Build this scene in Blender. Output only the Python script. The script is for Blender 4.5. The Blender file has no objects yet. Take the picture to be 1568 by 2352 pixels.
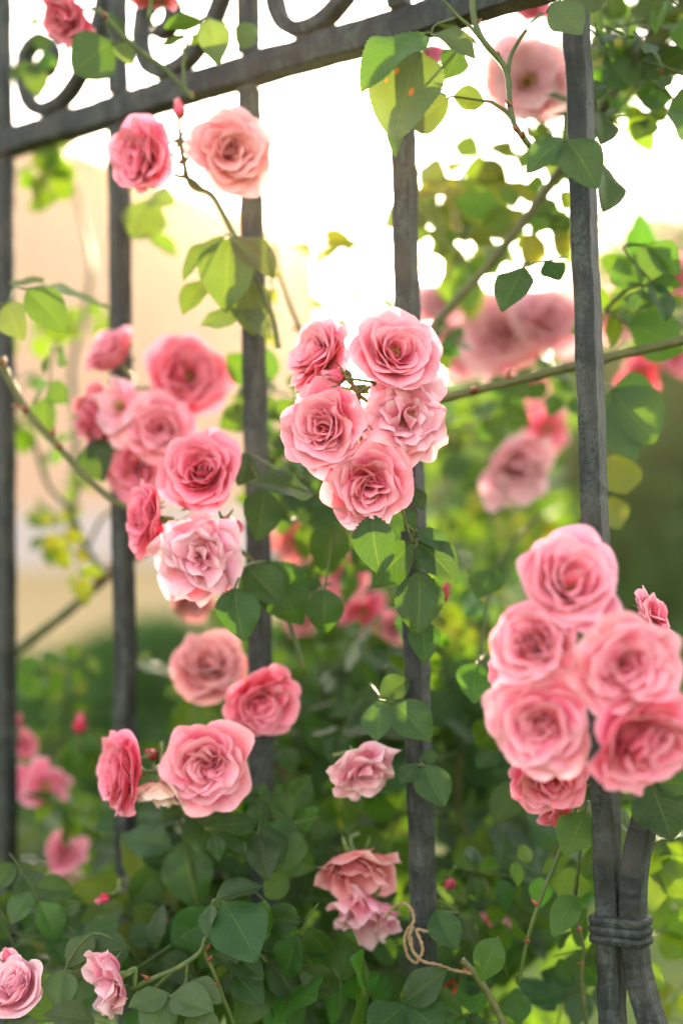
import bpy, math, random
import numpy as np
from mathutils import Vector, Matrix
random.seed(7); RNG = np.random.default_rng(7)
R_ = math.radians
sc = bpy.context.scene
COL = sc.collection

# ------------------------------------------------------------------ camera
PITCH, ROLL, YAW = 0.0746, -0.0224, 0.5995          # camera pitch and roll, yaw of the fence line
CAM_H = 1.15                                          # lens height above the ground (ground is z = -CAM_H)
FPX = 3267.0                                          # focal length in units of a 2352 high frame
cp, sp, cr, sr = math.cos(PITCH), math.sin(PITCH), math.cos(ROLL), math.sin(ROLL)
R0, U0, F0 = Vector((1, 0, 0)), Vector((0, -sp, cp)), Vector((0, cp, sp))
CR, CU, CF = R0*cr + U0*sr, -R0*sr + U0*cr, F0
def P(x, y, d):
    return CR*((x-784)/FPX*d) + CU*(-(y-1176)/FPX*d) + CF*d
def proj(v):
    d = v.dot(CF); return 784 + FPX*v.dot(CR)/d, 1176 - FPX*v.dot(CU)/d, d
def camvec(a, b, c):                                   # right, up, towards the viewer
    return (CR*a + CU*b - CF*c).normalized()
cam = bpy.data.cameras.new('camera'); co = bpy.data.objects.new('camera', cam); COL.objects.link(co)
M = Matrix((CR, CU, -CF)).transposed().to_4x4(); co.matrix_world = M
cam.sensor_fit = 'VERTICAL'; cam.sensor_height = 36; cam.sensor_width = 24; cam.lens = FPX*36/2352
cam.clip_start = .05; cam.clip_end = 3000
cam.dof.use_dof = True; cam.dof.focus_distance = .955; cam.dof.aperture_fstop = 2.0; cam.dof.aperture_blades = 0
sc.camera = co

# ------------------------------------------------------------------ light
sd = (P(742, 500, 1)).normalized()
EL, AZ = math.asin(sd.z), math.atan2(sd.x, sd.y)
w = bpy.data.worlds.new('World'); sc.world = w; w.use_nodes = True
nt = w.node_tree; bg = nt.nodes['Background']
sky = nt.nodes.new('ShaderNodeTexSky'); sky.sky_type = 'NISHITA'; sky.sun_disc = False
sky.sun_elevation = EL; sky.sun_rotation = AZ; sky.air_density = 1.0; sky.dust_density = 1.0; sky.ozone_density = 1.0
hs = nt.nodes.new('ShaderNodeHueSaturation'); hs.inputs['Saturation'].default_value = .45
wm = nt.nodes.new('ShaderNodeMixRGB'); wm.blend_type = 'MULTIPLY'; wm.inputs[0].default_value = 1; wm.inputs[2].default_value = (1, .89, .77, 1)
nt.links.new(sky.outputs[0], hs.inputs['Color']); nt.links.new(hs.outputs[0], wm.inputs[1]); nt.links.new(wm.outputs[0], bg.inputs[0])
bg.inputs[1].default_value = .15
sl = bpy.data.lights.new('sun', 'SUN'); sl.energy = 2.6; sl.angle = R_(.6); sl.color = (1, .80, .52)
so = bpy.data.objects.new('sun', sl); COL.objects.link(so); so.rotation_euler = (-sd).to_track_quat('-Z', 'Y').to_euler(); so.location = (0, 0, 8)
vs = sc.view_settings; vs.view_transform = 'Standard'; vs.look = 'None'; vs.gamma = 1; vs.exposure = 2.7
cy = sc.cycles; cy.use_denoising = True; cy.max_bounces = 10; cy.transparent_max_bounces = 8; cy.diffuse_bounces = 5
cy.transmission_bounces = 6; cy.volume_bounces = 1; cy.sample_clamp_indirect = 6; cy.caustics_reflective = False; cy.caustics_refractive = False
try: cy.denoiser = 'OPENIMAGEDENOISE'
except Exception: pass

# ------------------------------------------------------------------ materials
class NT:
    def __init__(s, name):
        s.m = bpy.data.materials.new(name); s.m.use_nodes = True; s.t = s.m.node_tree; s.t.nodes.clear()
    def n(s, typ, **kw):
        n = s.t.nodes.new('ShaderNode'+typ)
        for k, v in kw.items():
            if k[0] == '_': setattr(n, k[1:], v)
            else:
                key = int(k[1:]) if k[0] == 'i' and k[1:].isdigit() else k.replace('__', ' ')
                if hasattr(v, 'is_linked') or isinstance(v, bpy.types.NodeSocket): s.t.links.new(v, n.inputs[key])
                else: n.inputs[key].default_value = v
        return n
    def math(s, op, a, b=0.0, clamp=False):
        return s.n('Math', _operation=op, _use_clamp=clamp, i0=a, i1=b).outputs[0]
    def mix(s, f, a, b, bt='MIX'):
        return s.n('MixRGB', _blend_type=bt, i0=f, i1=a, i2=b).outputs[0]
    def ramp(s, f, pts):
        r = s.n('ValToRGB', i0=f); e = r.color_ramp.elements
        while len(e) < len(pts): e.new(.5)
        for q, (p, c) in zip(e, pts): q.position = p; q.color = c if len(c) == 4 else (*c, 1)
        return r.outputs[0]
    def out(s, sh): s.n('OutputMaterial', Surface=sh); return s.m
def C(r, g, b): return (r, g, b, 1)

def petal_mat():
    t = NT('rose petal'); oi = t.n('ObjectInfo'); uv = t.n('UVMap')
    sx = t.n('SeparateXYZ', i0=uv.outputs[0]); u, v = sx.outputs[0], sx.outputs[1]
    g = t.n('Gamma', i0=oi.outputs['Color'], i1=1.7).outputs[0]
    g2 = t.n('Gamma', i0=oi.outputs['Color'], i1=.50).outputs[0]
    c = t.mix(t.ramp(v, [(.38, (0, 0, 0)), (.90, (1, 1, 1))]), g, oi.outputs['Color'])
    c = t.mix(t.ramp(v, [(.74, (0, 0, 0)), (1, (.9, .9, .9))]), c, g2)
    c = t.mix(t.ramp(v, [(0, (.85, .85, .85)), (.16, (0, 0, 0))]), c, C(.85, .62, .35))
    mp = t.n('Mapping', i0=uv.outputs[0], Scale=(26, 2.2, 1)); ad = t.n('VectorMath', _operation='ADD', i0=mp.outputs[0], i1=oi.outputs['Location'])
    nz = t.n('TexNoise', Vector=ad.outputs[0], Scale=1.0, Detail=3.0)
    mp2 = t.n('Mapping', i0=uv.outputs[0], Scale=(2.5, 2.5, 1)); ad2 = t.n('VectorMath', _operation='ADD', i0=mp2.outputs[0], i1=oi.outputs['Location'])
    nb = t.n('TexNoise', Vector=ad2.outputs[0], Scale=1.3, Detail=2.0)
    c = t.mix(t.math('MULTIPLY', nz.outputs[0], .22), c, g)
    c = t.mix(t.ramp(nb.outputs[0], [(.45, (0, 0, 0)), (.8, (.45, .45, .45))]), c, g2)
    sp = t.n('TexNoise', Vector=ad2.outputs[0], Scale=7.0, Detail=3.0)
    brn = t.math('MULTIPLY', t.ramp(sp.outputs[0], [(.66, (0, 0, 0)), (.72, (1, 1, 1))]), t.ramp(v, [(.8, (0, 0, 0)), (1, (.7, .7, .7))]))
    brn = t.math('MULTIPLY', brn, t.math('GREATER_THAN', oi.outputs['Random'], .45))
    c = t.mix(brn, c, C(.42, .20, .10))
    bmp = t.n('Bump', Strength=.22, Distance=.002, Height=nz.outputs[0])
    bmp2 = t.n('Bump', Strength=.35, Distance=.006, Height=nb.outputs[0], Normal=bmp.outputs[0])
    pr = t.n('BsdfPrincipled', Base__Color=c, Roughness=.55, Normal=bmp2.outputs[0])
    pr.inputs['Specular IOR Level'].default_value = .25
    pr.inputs['Sheen Weight'].default_value = .15; pr.inputs['Sheen Roughness'].default_value = .4
    tc = t.n('Gamma', i0=c, i1=1.45).outputs[0]
    tr = t.n('BsdfTranslucent', Color=tc, Normal=bmp2.outputs[0])
    return t.out(t.n('MixShader', i0=.34, i1=pr.outputs[0], i2=tr.outputs[0]).outputs[0])

def leaf_mat(spots=False):
    t = NT('rose leaf rusty' if spots else 'rose leaf'); oi = t.n('ObjectInfo'); uv = t.n('UVMap'); geo = t.n('NewGeometry')
    sx = t.n('SeparateXYZ', i0=uv.outputs[0]); u, v = sx.outputs[0], sx.outputs[1]
    au = t.math('ABSOLUTE', t.math('SUBTRACT', u, .5))
    # side veins: slanted bands
    ph = t.math('SUBTRACT', t.math('MULTIPLY', v, 7.5), t.math('MULTIPLY', au, 5.2))
    vein = t.math('ABSOLUTE', t.math('SUBTRACT', t.math('FRACT', ph), .5))
    vline = t.ramp(vein, [(0, (1, 1, 1)), (.07, (0, 0, 0))])
    mid = t.ramp(au, [(0, (1, 1, 1)), (.022, (0, 0, 0))])
    ad = t.n('VectorMath', _operation='ADD', i0=t.n('Mapping', i0=uv.outputs[0], Scale=(6, 9, 1)).outputs[0], i1=oi.outputs['Location'])
    vo = t.n('TexVoronoi', Vector=ad.outputs[0], Scale=3.0, _feature='DISTANCE_TO_EDGE')
    net = t.ramp(vo.outputs['Distance'], [(0, (1, 1, 1)), (.09, (0, 0, 0))])
    nz = t.n('TexNoise', Vector=ad.outputs[0], Scale=.5, Detail=3.0)
    base = oi.outputs['Color']
    rnd = t.n('HueSaturation', Hue=t.math('ADD', .485, t.math('MULTIPLY', oi.outputs['Random'], .03)), Value=t.math('ADD', .75, t.math('MULTIPLY', oi.outputs['Random'], .5)), Color=base).outputs[0]
    c = t.mix(t.ramp(nz.outputs[0], [(.35, (0, 0, 0)), (.7, (.5, .5, .5))]), rnd, t.mix(1, rnd, C(1.35, 1.25, .7), 'MULTIPLY'))
    pale = t.mix(.55, c, C(.13, .20, .06))
    c = t.mix(t.math('MULTIPLY', vline, .28), c, pale); c = t.mix(t.math('MULTIPLY', net, .10), c, pale); c = t.mix(t.math('MULTIPLY', mid, .8), c, pale)
    if spots:
        dd = None
        for (a, b, r) in ((.72, .30, .045), (.42, .52, .05), (.8, .42, .03)):
            d = t.n('VectorMath', _operation='DISTANCE', i0=uv.outputs[0], i1=(a, b, 0)).outputs['Value']
            k = t.ramp(t.math('DIVIDE', d, r), [(.6, (1, 1, 1)), (1, (0, 0, 0))])
            dd = k if dd is None else t.math('MAXIMUM', dd, k)
        c = t.mix(dd, c, C(.55, .13, .03))
    under = t.mix(.55, c, C(.10, .16, .08))
    c2 = t.mix(geo.outputs['Backfacing'], c, under)
    hgt = t.math('ADD', t.math('MULTIPLY', vline, -.6), t.math('MULTIPLY', mid, -1.0)); hgt = t.math('ADD', hgt, t.math('MULTIPLY', net, -.25))
    bmp = t.n('Bump', Strength=.35, Distance=.0012, Height=hgt)
    ro = t.math('ADD', .34, t.math('MULTIPLY', nz.outputs[0], .22)); ro = t.math('ADD', ro, t.math('MULTIPLY', geo.outputs['Backfacing'], .25))
    pr = t.n('BsdfPrincipled', Base__Color=c2, Roughness=ro, Normal=bmp.outputs[0]); pr.inputs['Specular IOR Level'].default_value = .42
    tcol = t.mix(1, t.n('Gamma', i0=c, i1=.62).outputs[0], C(1.12, 1.08, .17), 'MULTIPLY')
    tr = t.n('BsdfTranslucent', Color=tcol)
    return t.out(t.n('MixShader', i0=.37, i1=pr.outputs[0], i2=tr.outputs[0]).outputs[0])

def simple(name, c1, c2, scale=40, rough=.6, bump=.3, dist=.001, stretch=(1, 1, 1), spec=.4, objcol=False):
    t = NT(name); tc = t.n('TexCoord'); mp = t.n('Mapping', i0=tc.outputs['Object'], Scale=stretch)
    nz = t.n('TexNoise', Vector=mp.outputs[0], Scale=scale, Detail=6.0, Roughness=.65)
    c = t.mix(t.ramp(nz.outputs[0], [(.35, (0, 0, 0)), (.68, (1, 1, 1))]), C(*c1), C(*c2))
    bmp = t.n('Bump', Strength=bump, Distance=dist, Height=nz.outputs[0])
    pr = t.n('BsdfPrincipled', Base__Color=c, Roughness=rough, Normal=bmp.outputs[0]); pr.inputs['Specular IOR Level'].default_value = spec
    return t.out(pr.outputs[0])

def iron_mat():
    t = NT('painted iron'); tc = t.n('TexCoord'); o = tc.outputs['Object']
    st = t.n('Mapping', i0=o, Scale=(1, 1, .3)).outputs[0]
    n1 = t.n('TexNoise', Vector=st, Scale=85.0, Detail=5.0, Roughness=.6); n2 = t.n('TexNoise', Vector=o, Scale=300.0, Detail=4.0, Roughness=.7)
    n3 = t.n('TexNoise', Vector=o, Scale=24.0, Detail=2.0)
    c = t.ramp(n1.outputs[0], [(.38, (.003, .006, .0065)), (.5, (.013, .020, .020)), (.62, (.042, .056, .054))])
    c = t.mix(t.ramp(n2.outputs[0], [(.40, (.85, .85, .85)), (.52, (0, 0, 0))]), c, C(.006, .010, .010))
    c = t.mix(t.ramp(n3.outputs[0], [(.5, (0, 0, 0)), (.75, (.35, .35, .35))]), c, C(.10, .095, .08))
    n4 = t.n('TexNoise', Vector=o, Scale=55.0, Detail=8.0, Roughness=.75)
    c = t.mix(t.ramp(n4.outputs[0], [(.60, (0, 0, 0)), (.72, (.3, .3, .3))]), c, C(.07, .042, .026))
    h = t.math('ADD', t.math('MULTIPLY', n1.outputs[0], 1.0), t.math('MULTIPLY', n2.outputs[0], .35))
    bmp = t.n('Bump', Strength=.7, Distance=.0022, Height=h)
    pr = t.n('BsdfPrincipled', Base__Color=c, Roughness=t.math('ADD', .42, t.math('MULTIPLY', n1.outputs[0], .3)), Normal=bmp.outputs[0]); pr.inputs['Specular IOR Level'].default_value = .35
    return t.out(pr.outputs[0])

PETAL, LEAF, RUSTY, IRON = petal_mat(), leaf_mat(), leaf_mat(True), iron_mat()
STEM = simple('green stem', (.035, .07, .012), (.09, .12, .025), 90, .45, .3, .001, (1, 1, .4))
CANE = simple('woody cane', (.06, .075, .02), (.13, .13, .045), 120, .5, .5, .001, (1, 1, 1))
THORN = simple('red thorn', (.22, .05, .03), (.30, .10, .05), 60, .4)
SEPAL = simple('sepal', (.06, .12, .025), (.15, .20, .06), 120, .5)
FIL = simple('stamen filament', (.70, .42, .10), (.75, .52, .18), 60, .6)
ANTH = simple('anther', (.16, .06, .02), (.42, .16, .03), 300, .7)
TWINE = simple('jute twine', (.20, .13, .07), (.36, .26, .15), 700, .85, .8, .001)
ANT = simple('ant shell', (.02, .008, .005), (.04, .015, .01), 200, .35)
STUCCO = simple('peach stucco', (.50, .34, .25), (.56, .38, .285), 1.2, .85, .25, .01)
PLINTH = simple('grey plinth', (.42, .38, .40), (.50, .45, .47), 1.5, .85, .2, .01)
ROOF = simple('clay roof', (.38, .24, .17), (.48, .30, .22), 6, .8, .5, .03)
BARK = simple('tree bark', (.07, .05, .035), (.15, .11, .075), 14, .85, .8, .02)

def ground_mat():
    t = NT('dry grass and gravel'); tc = t.n('TexCoord'); o = tc.outputs['Object']
    a = t.n('TexNoise', Vector=o, Scale=.16, Detail=4.0); b = t.n('TexNoise', Vector=o, Scale=5.0, Detail=6.0)
    tan = t.ramp(b.outputs[0], [(.3, (.34, .25, .11)), (.7, (.50, .38, .19))]); grn = t.ramp(b.outputs[0], [(.3, (.045, .085, .008)), (.7, (.12, .16, .016))])
    y = t.n('SeparateXYZ', i0=o)
    k = t.math('ADD', t.math('MULTIPLY', t.math('SUBTRACT', y.outputs[1], 11.0), .16), t.math('MULTIPLY', t.math('SUBTRACT', a.outputs[0], .5), 2.2), True)
    xk = t.math('SUBTRACT', 1.0, t.math('MULTIPLY', t.math('ADD', y.outputs[0], 1.0), .3, True), True)
    c = t.mix(t.math('MULTIPLY', k, xk), grn, tan)
    bmp = t.n('Bump', Strength=.6, Distance=.03, Height=b.outputs[0])
    return t.out(t.n('BsdfPrincipled', Base__Color=c, Roughness=.95, Normal=bmp.outputs[0]).outputs[0])
def far_leaf_mat(name, a, b, tr=.35):
    t = NT(name); geo = t.n('NewGeometry')
    c = t.ramp(geo.outputs['Random Per Island'], [(0, a), (1, b)])
    pr = t.n('BsdfPrincipled', Base__Color=c, Roughness=.5)
    tl = t.n('BsdfTranslucent', Color=t.mix(1, t.n('Gamma', i0=c, i1=.75).outputs[0], C(1.1, 1.15, .35), 'MULTIPLY'))
    return t.out(t.n('MixShader', i0=tr, i1=pr.outputs[0], i2=tl.outputs[0]).outputs[0])
GROUND = ground_mat()

# ------------------------------------------------------------------ mesh helpers
class Geo:
    def __init__(s): s.v, s.f, s.uv, s.mi, s.n = [], [], [], [], 0
    def add(s, v, f, uv=None, mi=0):
        v = np.asarray(v, float).reshape(-1, 3); s.v.append(v)
        s.uv.append(np.zeros((len(v), 2)) if uv is None else np.asarray(uv, float))
        for q in f: s.f.append([int(i)+s.n for i in q]); s.mi.append(mi)
        s.n += len(v); return s
    def xf(s, M):
        M = np.array(M); s.v = [a @ M[:3, :3].T + M[:3, 3] for a in s.v]; return s
    def mesh(s, name, mats, smooth=True):
        me = bpy.data.meshes.new(name); V = np.vstack(s.v); me.from_pydata(V.tolist(), [], s.f)
        UV = np.vstack(s.uv); ul = me.uv_layers.new(name='UVMap')
        li = np.empty(len(me.loops), int); me.loops.foreach_get('vertex_index', li)
        ul.data.foreach_set('uv', UV[li].ravel())
        for m in (mats if isinstance(mats, (list, tuple)) else [mats]): me.materials.append(m)
        me.polygons.foreach_set('material_index', s.mi)
        if smooth: me.polygons.foreach_set('use_smooth', [True]*len(me.polygons))
        me.update(); return me
def grid(nv, nu):
    return [(i*nu+j, i*nu+j+1, (i+1)*nu+j+1, (i+1)*nu+j) for i in range(nv-1) for j in range(nu-1)]
def link(name, me, parent=None, color=None):
    o = bpy.data.objects.new(name, me); COL.objects.link(o)
    if parent is not None: o.parent = parent
    if color is not None: o.color = (*color, 1)
    return o
def tag(o, label, cat, group=None, kind=None):
    if label: o['label'] = label
    if cat: o['category'] = cat
    if group: o['group'] = group
    if kind: o['kind'] = kind
    return o
def thing(name, label, cat, M=None, group=None):
    o = bpy.data.objects.new(name, None); COL.objects.link(o); o.empty_display_size = .01
    if M is not None: o.matrix_world = M
    return tag(o, label, cat, group)
def smooth_path(pts, n=6):
    pts = [np.array(p, float) for p in pts]; out = []
    q = [2*pts[0]-pts[1]] + pts + [2*pts[-1]-pts[-2]]
    for i in range(1, len(q)-2):
        a, b, c, d = q[i-1:i+3]
        for k in range(n):
            t = k/n
            out.append(.5*((2*b)+(c-a)*t+(2*a-5*b+4*c-d)*t*t+(3*b-a-3*c+d)*t**3))
    out.append(pts[-1]); return np.array(out)
def tube(pts, rad, n=8, prof=None):
    pts = np.asarray(pts, float); m = len(pts); rad = np.broadcast_to(rad, m)
    T = np.gradient(pts, axis=0); T /= np.linalg.norm(T, axis=1)[:, None]+1e-12
    up = np.array([0, 0, 1.]) if abs(T[0][2]) < .9 else np.array([1., 0, 0])
    N = np.cross(T[0], up); N /= np.linalg.norm(N); V = []; UV = []
    for i in range(m):
        N = N - T[i]*N.dot(T[i]); N /= np.linalg.norm(N)+1e-12; B = np.cross(T[i], N)
        for k in range(n):
            a = 2*math.pi*k/n; V.append(pts[i]+rad[i]*(math.cos(a)*N+math.sin(a)*B)); UV.append((k/n, i/m))
    F = [(i*n+k, i*n+(k+1) % n, (i+1)*n+(k+1) % n, (i+1)*n+k) for i in range(m-1) for k in range(n)]
    F += [tuple(range(n))[::-1], tuple((m-1)*n+k for k in range(n))]
    return np.array(V), F, UV
def boxtube(pts, w, d, side, rnd=.18, wob=0, seed=0):
    """square bar with chamfered edges along pts; side = unit vector of its width; wob = hammered irregularity"""
    pts = np.asarray(pts, float); m = len(pts); S = np.array(side, float); S /= np.linalg.norm(S); rg = np.random.default_rng(abs(seed))
    T = np.gradient(pts, axis=0); T /= np.linalg.norm(T, axis=1)[:, None]
    c = 1-rnd; prof = [(c, 1), (-c, 1), (-1, c), (-1, -c), (-c, -1), (c, -1), (1, -c), (1, c)]; V = []; UV = []
    for i in range(m):
        s = S - T[i]*S.dot(T[i]); s /= np.linalg.norm(s); b = np.cross(T[i], s)
        jw = 1+wob*rg.normal(); jd = 1+wob*rg.normal()
        for k, (x, y) in enumerate(prof): V.append(pts[i]+s*x*w/2*jw+b*y*d/2*jd); UV.append((k/8, i/m))
    n = 8; F = [(i*n+k, i*n+(k+1) % n, (i+1)*n+(k+1) % n, (i+1)*n+k) for i in range(m-1) for k in range(n)]
    F += [tuple(range(n))[::-1], tuple((m-1)*n+k for k in range(n))]
    return np.array(V), F, UV
def frame(z, spin=0.0, up=None):
    z = z.normalized(); up = up or (CU if abs(z.dot(CU)) < .95 else -CF)
    x = up.cross(z).normalized(); y = z.cross(x)
    x2 = x*math.cos(spin)+y*math.sin(spin); y2 = z.cross(x2)
    return Matrix((x2, y2, z)).transposed().to_4x4()

# ------------------------------------------------------------------ roses
def sstep(x, a=0., b=1.):
    t = np.clip((x-a)/(b-a), 0, 1); return t*t*(3-2*t)
def petal_geo(L, W, az, tb, to, curl, r0, z0, k, ruf, ec, rg, notch=.0, point=0., tilt=(0, 0), nv=12, nu=11, asym=0.):
    v = np.linspace(0, 1, nv)[:, None]; u = np.linspace(-1, 1, nu)[None, :]
    drop = .24*np.abs(u)**2.3 + notch*np.exp(-(u/.22)**2) - point*np.exp(-(u/.25)**2) + .03*np.sin(u*5+rg.uniform(0, 6)) + asym*u*.08
    ve = v*(1-drop)
    tau = np.radians(tb+(to-tb)*sstep(ve, 0, .55)+curl*sstep(ve, .62, 1.05))
    # profile integral
    vv = np.linspace(0, 1.2, 90); tt = np.radians(tb+(to-tb)*sstep(vv, 0, .55)+curl*sstep(vv, .62, 1.05))
    dv = vv[1]-vv[0]; rho = np.concatenate([[0], np.cumsum(np.sin(tt[:-1])*dv)]); zz = np.concatenate([[0], np.cumsum(np.cos(tt[:-1])*dv)])
    rh = r0+L*np.interp(ve, vv, rho); z = z0+L*np.interp(ve, vv, zz)
    wv = W*(.30+.70*np.sin(np.clip(v/.66, 0, 1)*math.pi/2))*(1-.16*sstep(v, .7, 1.0))
    s = u*wv; Rw = np.maximum(k*rh, .10); ang = np.clip(s/Rw, -2.1, 2.1)
    x = rh-Rw*(1-np.cos(ang)); y = Rw*np.sin(ang)
    nx, nz = np.cos(tau), -np.sin(tau)
    p1, p2, p3 = rg.uniform(0, 6.3, 3)
    disp = ec*L*(np.clip(np.abs(u)-.45, 0, 1)/.55)**2*sstep(v, .25, .9)
    disp = disp+ruf*L*v**1.8*(np.sin(u*rg.uniform(2.5, 4)+p1)*.6+np.sin(u*rg.uniform(5, 8)+p2+v*2)*.4)
    disp = disp+ruf*.8*L*sstep(v, .2, .6)*np.sin(v*4+p3)*np.cos(u*1.7+p1)*.6
    na = np.clip(ang, -1.4, 1.4)
    x = x+disp*nx*np.cos(na); y = y+disp*nx*np.sin(na); z = z+disp*nz
    Vx = np.stack([x, y, z], -1).reshape(-1, 3)
    ax, ay = tilt
    if ax or ay: Vx = Vx @ np.array(Matrix.Rotation(ax, 3, 'X') @ Matrix.Rotation(ay, 3, 'Y')).T
    c, s_ = math.cos(az), math.sin(az); Vx = Vx @ np.array([[c, -s_, 0], [s_, c, 0], [0, 0, 1]]).T
    UV = np.stack([np.broadcast_to((u+1)/2, x.shape), np.broadcast_to(v, x.shape)], -1).reshape(-1, 2)
    return Vx, UV
STY = {
    'full':   dict(n=44, fmin=0., oo=70, oi=2, curl=36, ruf=.085, ec=.07, k=1.0, W=.74, tilt=.27, st=0, pt=.02),
    'open':   dict(n=34, fmin=.22, oo=72, oi=2, curl=26, ruf=.065, ec=.05, k=.98, W=.74, tilt=.16, st=1, pt=.015),
    'faded':  dict(n=25, fmin=.04, oo=86, oi=8, curl=48, ruf=.13, ec=.16, k=1.15, W=.66, tilt=.34, st=0, pt=.06),
    'ragged': dict(n=26, fmin=.20, oo=86, oi=22, curl=38, ruf=.12, ec=.17, k=1.25, W=.58, tilt=.30, st=1, pt=.06),
    'flat':   dict(n=15, fmin=.42, oo=80, oi=46, curl=10, ruf=.09, ec=.02, k=1.6, W=.66, tilt=.08, st=1, nt=.07),
    'cup':    dict(n=32, fmin=0., oo=46, oi=-8, curl=42, ruf=.055, ec=.06, k=.97, W=.74, tilt=.13, st=0),
    'spent':  dict(n=7, fmin=.45, oo=98, oi=45, curl=22, ruf=.13, ec=.16, k=1.3, W=.60, tilt=.3, st=1, pt=.06),
    'limp':   dict(n=14, fmin=.45, oo=38, oi=8, curl=24, ruf=.13, ec=.14, k=1.15, W=.56, tilt=.20, st=0, pt=.08),
}
def sepals(g, R, refl, rg, wid=.12, length=.75):
    for i in range(5):
        az = i*2*math.pi/5+rg.uniform(-.15, .15); n = 8; v = np.linspace(0, 1, n)[:, None]; u = np.linspace(-1, 1, 5)[None, :]
        tau = np.radians(75+(refl-75)*sstep(v, 0, .8)); vv = np.linspace(0, 1, 40); tt = np.radians(75+(refl-75)*sstep(vv, 0, .8))
        rho = np.cumsum(np.sin(tt))/40; zz = np.cumsum(np.cos(tt))/40
        rh = .07*R+length*R*np.interp(v, vv, rho); z = -.02*R+length*R*np.interp(v, vv, zz)
        wv = wid*R*(1-v)**.7*(1+.3*np.sin(v*9)); y = u*wv; x = rh-.3*np.abs(u)*wv; z = z+0*u+.25*np.abs(u)*wv
        V = np.stack([x+0*u, y+0*v, z], -1).reshape(-1, 3); c, s = math.cos(az), math.sin(az)
        g.add(V @ np.array([[c, -s, 0], [s, c, 0], [0, 0, 1]]).T, grid(n, 5))
def hip(g, R):
    n = 8; prof = [(-.34, .035), (-.30, .06), (-.2, .105), (-.1, .115), (-.03, .09), (.02, .08)]
    V = [(r*R*math.cos(a), r*R*math.sin(a), z*R) for z, r in prof for a in [2*math.pi*k/n for k in range(n)]]
    g.add(V, [(i*n+k, i*n+(k+1) % n, (i+1)*n+(k+1) % n, (i+1)*n+k) for i in range(len(prof)-1) for k in range(n)]+[tuple(range(n))[::-1]])
def stamens(R, rg, n=46, z0=.05, spread=1.):
    g = Geo()
    for i in range(n):
        a = rg.uniform(0, 6.28); t = rg.uniform(.15, .75)*spread; L = R*rg.uniform(.20, .34)
        d = np.array([math.cos(a)*math.sin(t), math.sin(a)*math.sin(t), math.cos(t)]); b = np.array([math.cos(a)*.05*R, math.sin(a)*.05*R, z0*R])
        e = b+d*L; mid = b+d*L*.5+np.array([0, 0, .03*R])
        v, f, uv = tube([b, mid, e], R*.008, 4); g.add(v, f, uv, 0)
        r = R*.026; o = [(1, 0, 0), (-1, 0, 0), (0, 1, 0), (0, -1, 0), (0, 0, 1), (0, 0, -1)]
        g.add([e+r*np.array(q)*np.array([1, .7, .7]) for q in o], [(0, 2, 4), (2, 1, 4), (1, 3, 4), (3, 0, 4), (2, 0, 5), (1, 2, 5), (3, 1, 5), (0, 3, 5)], None, 1)
    return g
TINT = dict(pink=(.93, .345, .475), deep=(.80, .10, .21), mid=(.91, .235, .375), pale=(.93, .52, .64), peach=(.94, .42, .46), white=(.90, .70, .64), dusk=(.82, .34, .36))
STALK_ENDS = []
def stalk(parent, Mw, R, joint, r=.0016):
    """curved stalk from under the bloom to the joint on the cane (world point)"""
    b = Vector((0, 0, -.30*R)); inv = Mw.inverted()
    j = inv @ joint if joint is not None else Vector((0, -.02, -R*2.2))
    L = (j-b).length; c1 = b+Vector((0, 0, -min(L*.45, .03)))
    pts = [b, c1, c1.lerp(j, .5), j]
    v, f, uv = tube(smooth_path(pts, 5), r, 7); return link('stalk', Geo().add(v, f, uv).mesh('stalk', SEPAL), parent)  # lighter sepal green puts the backlight on fine hairs into the colour
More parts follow.
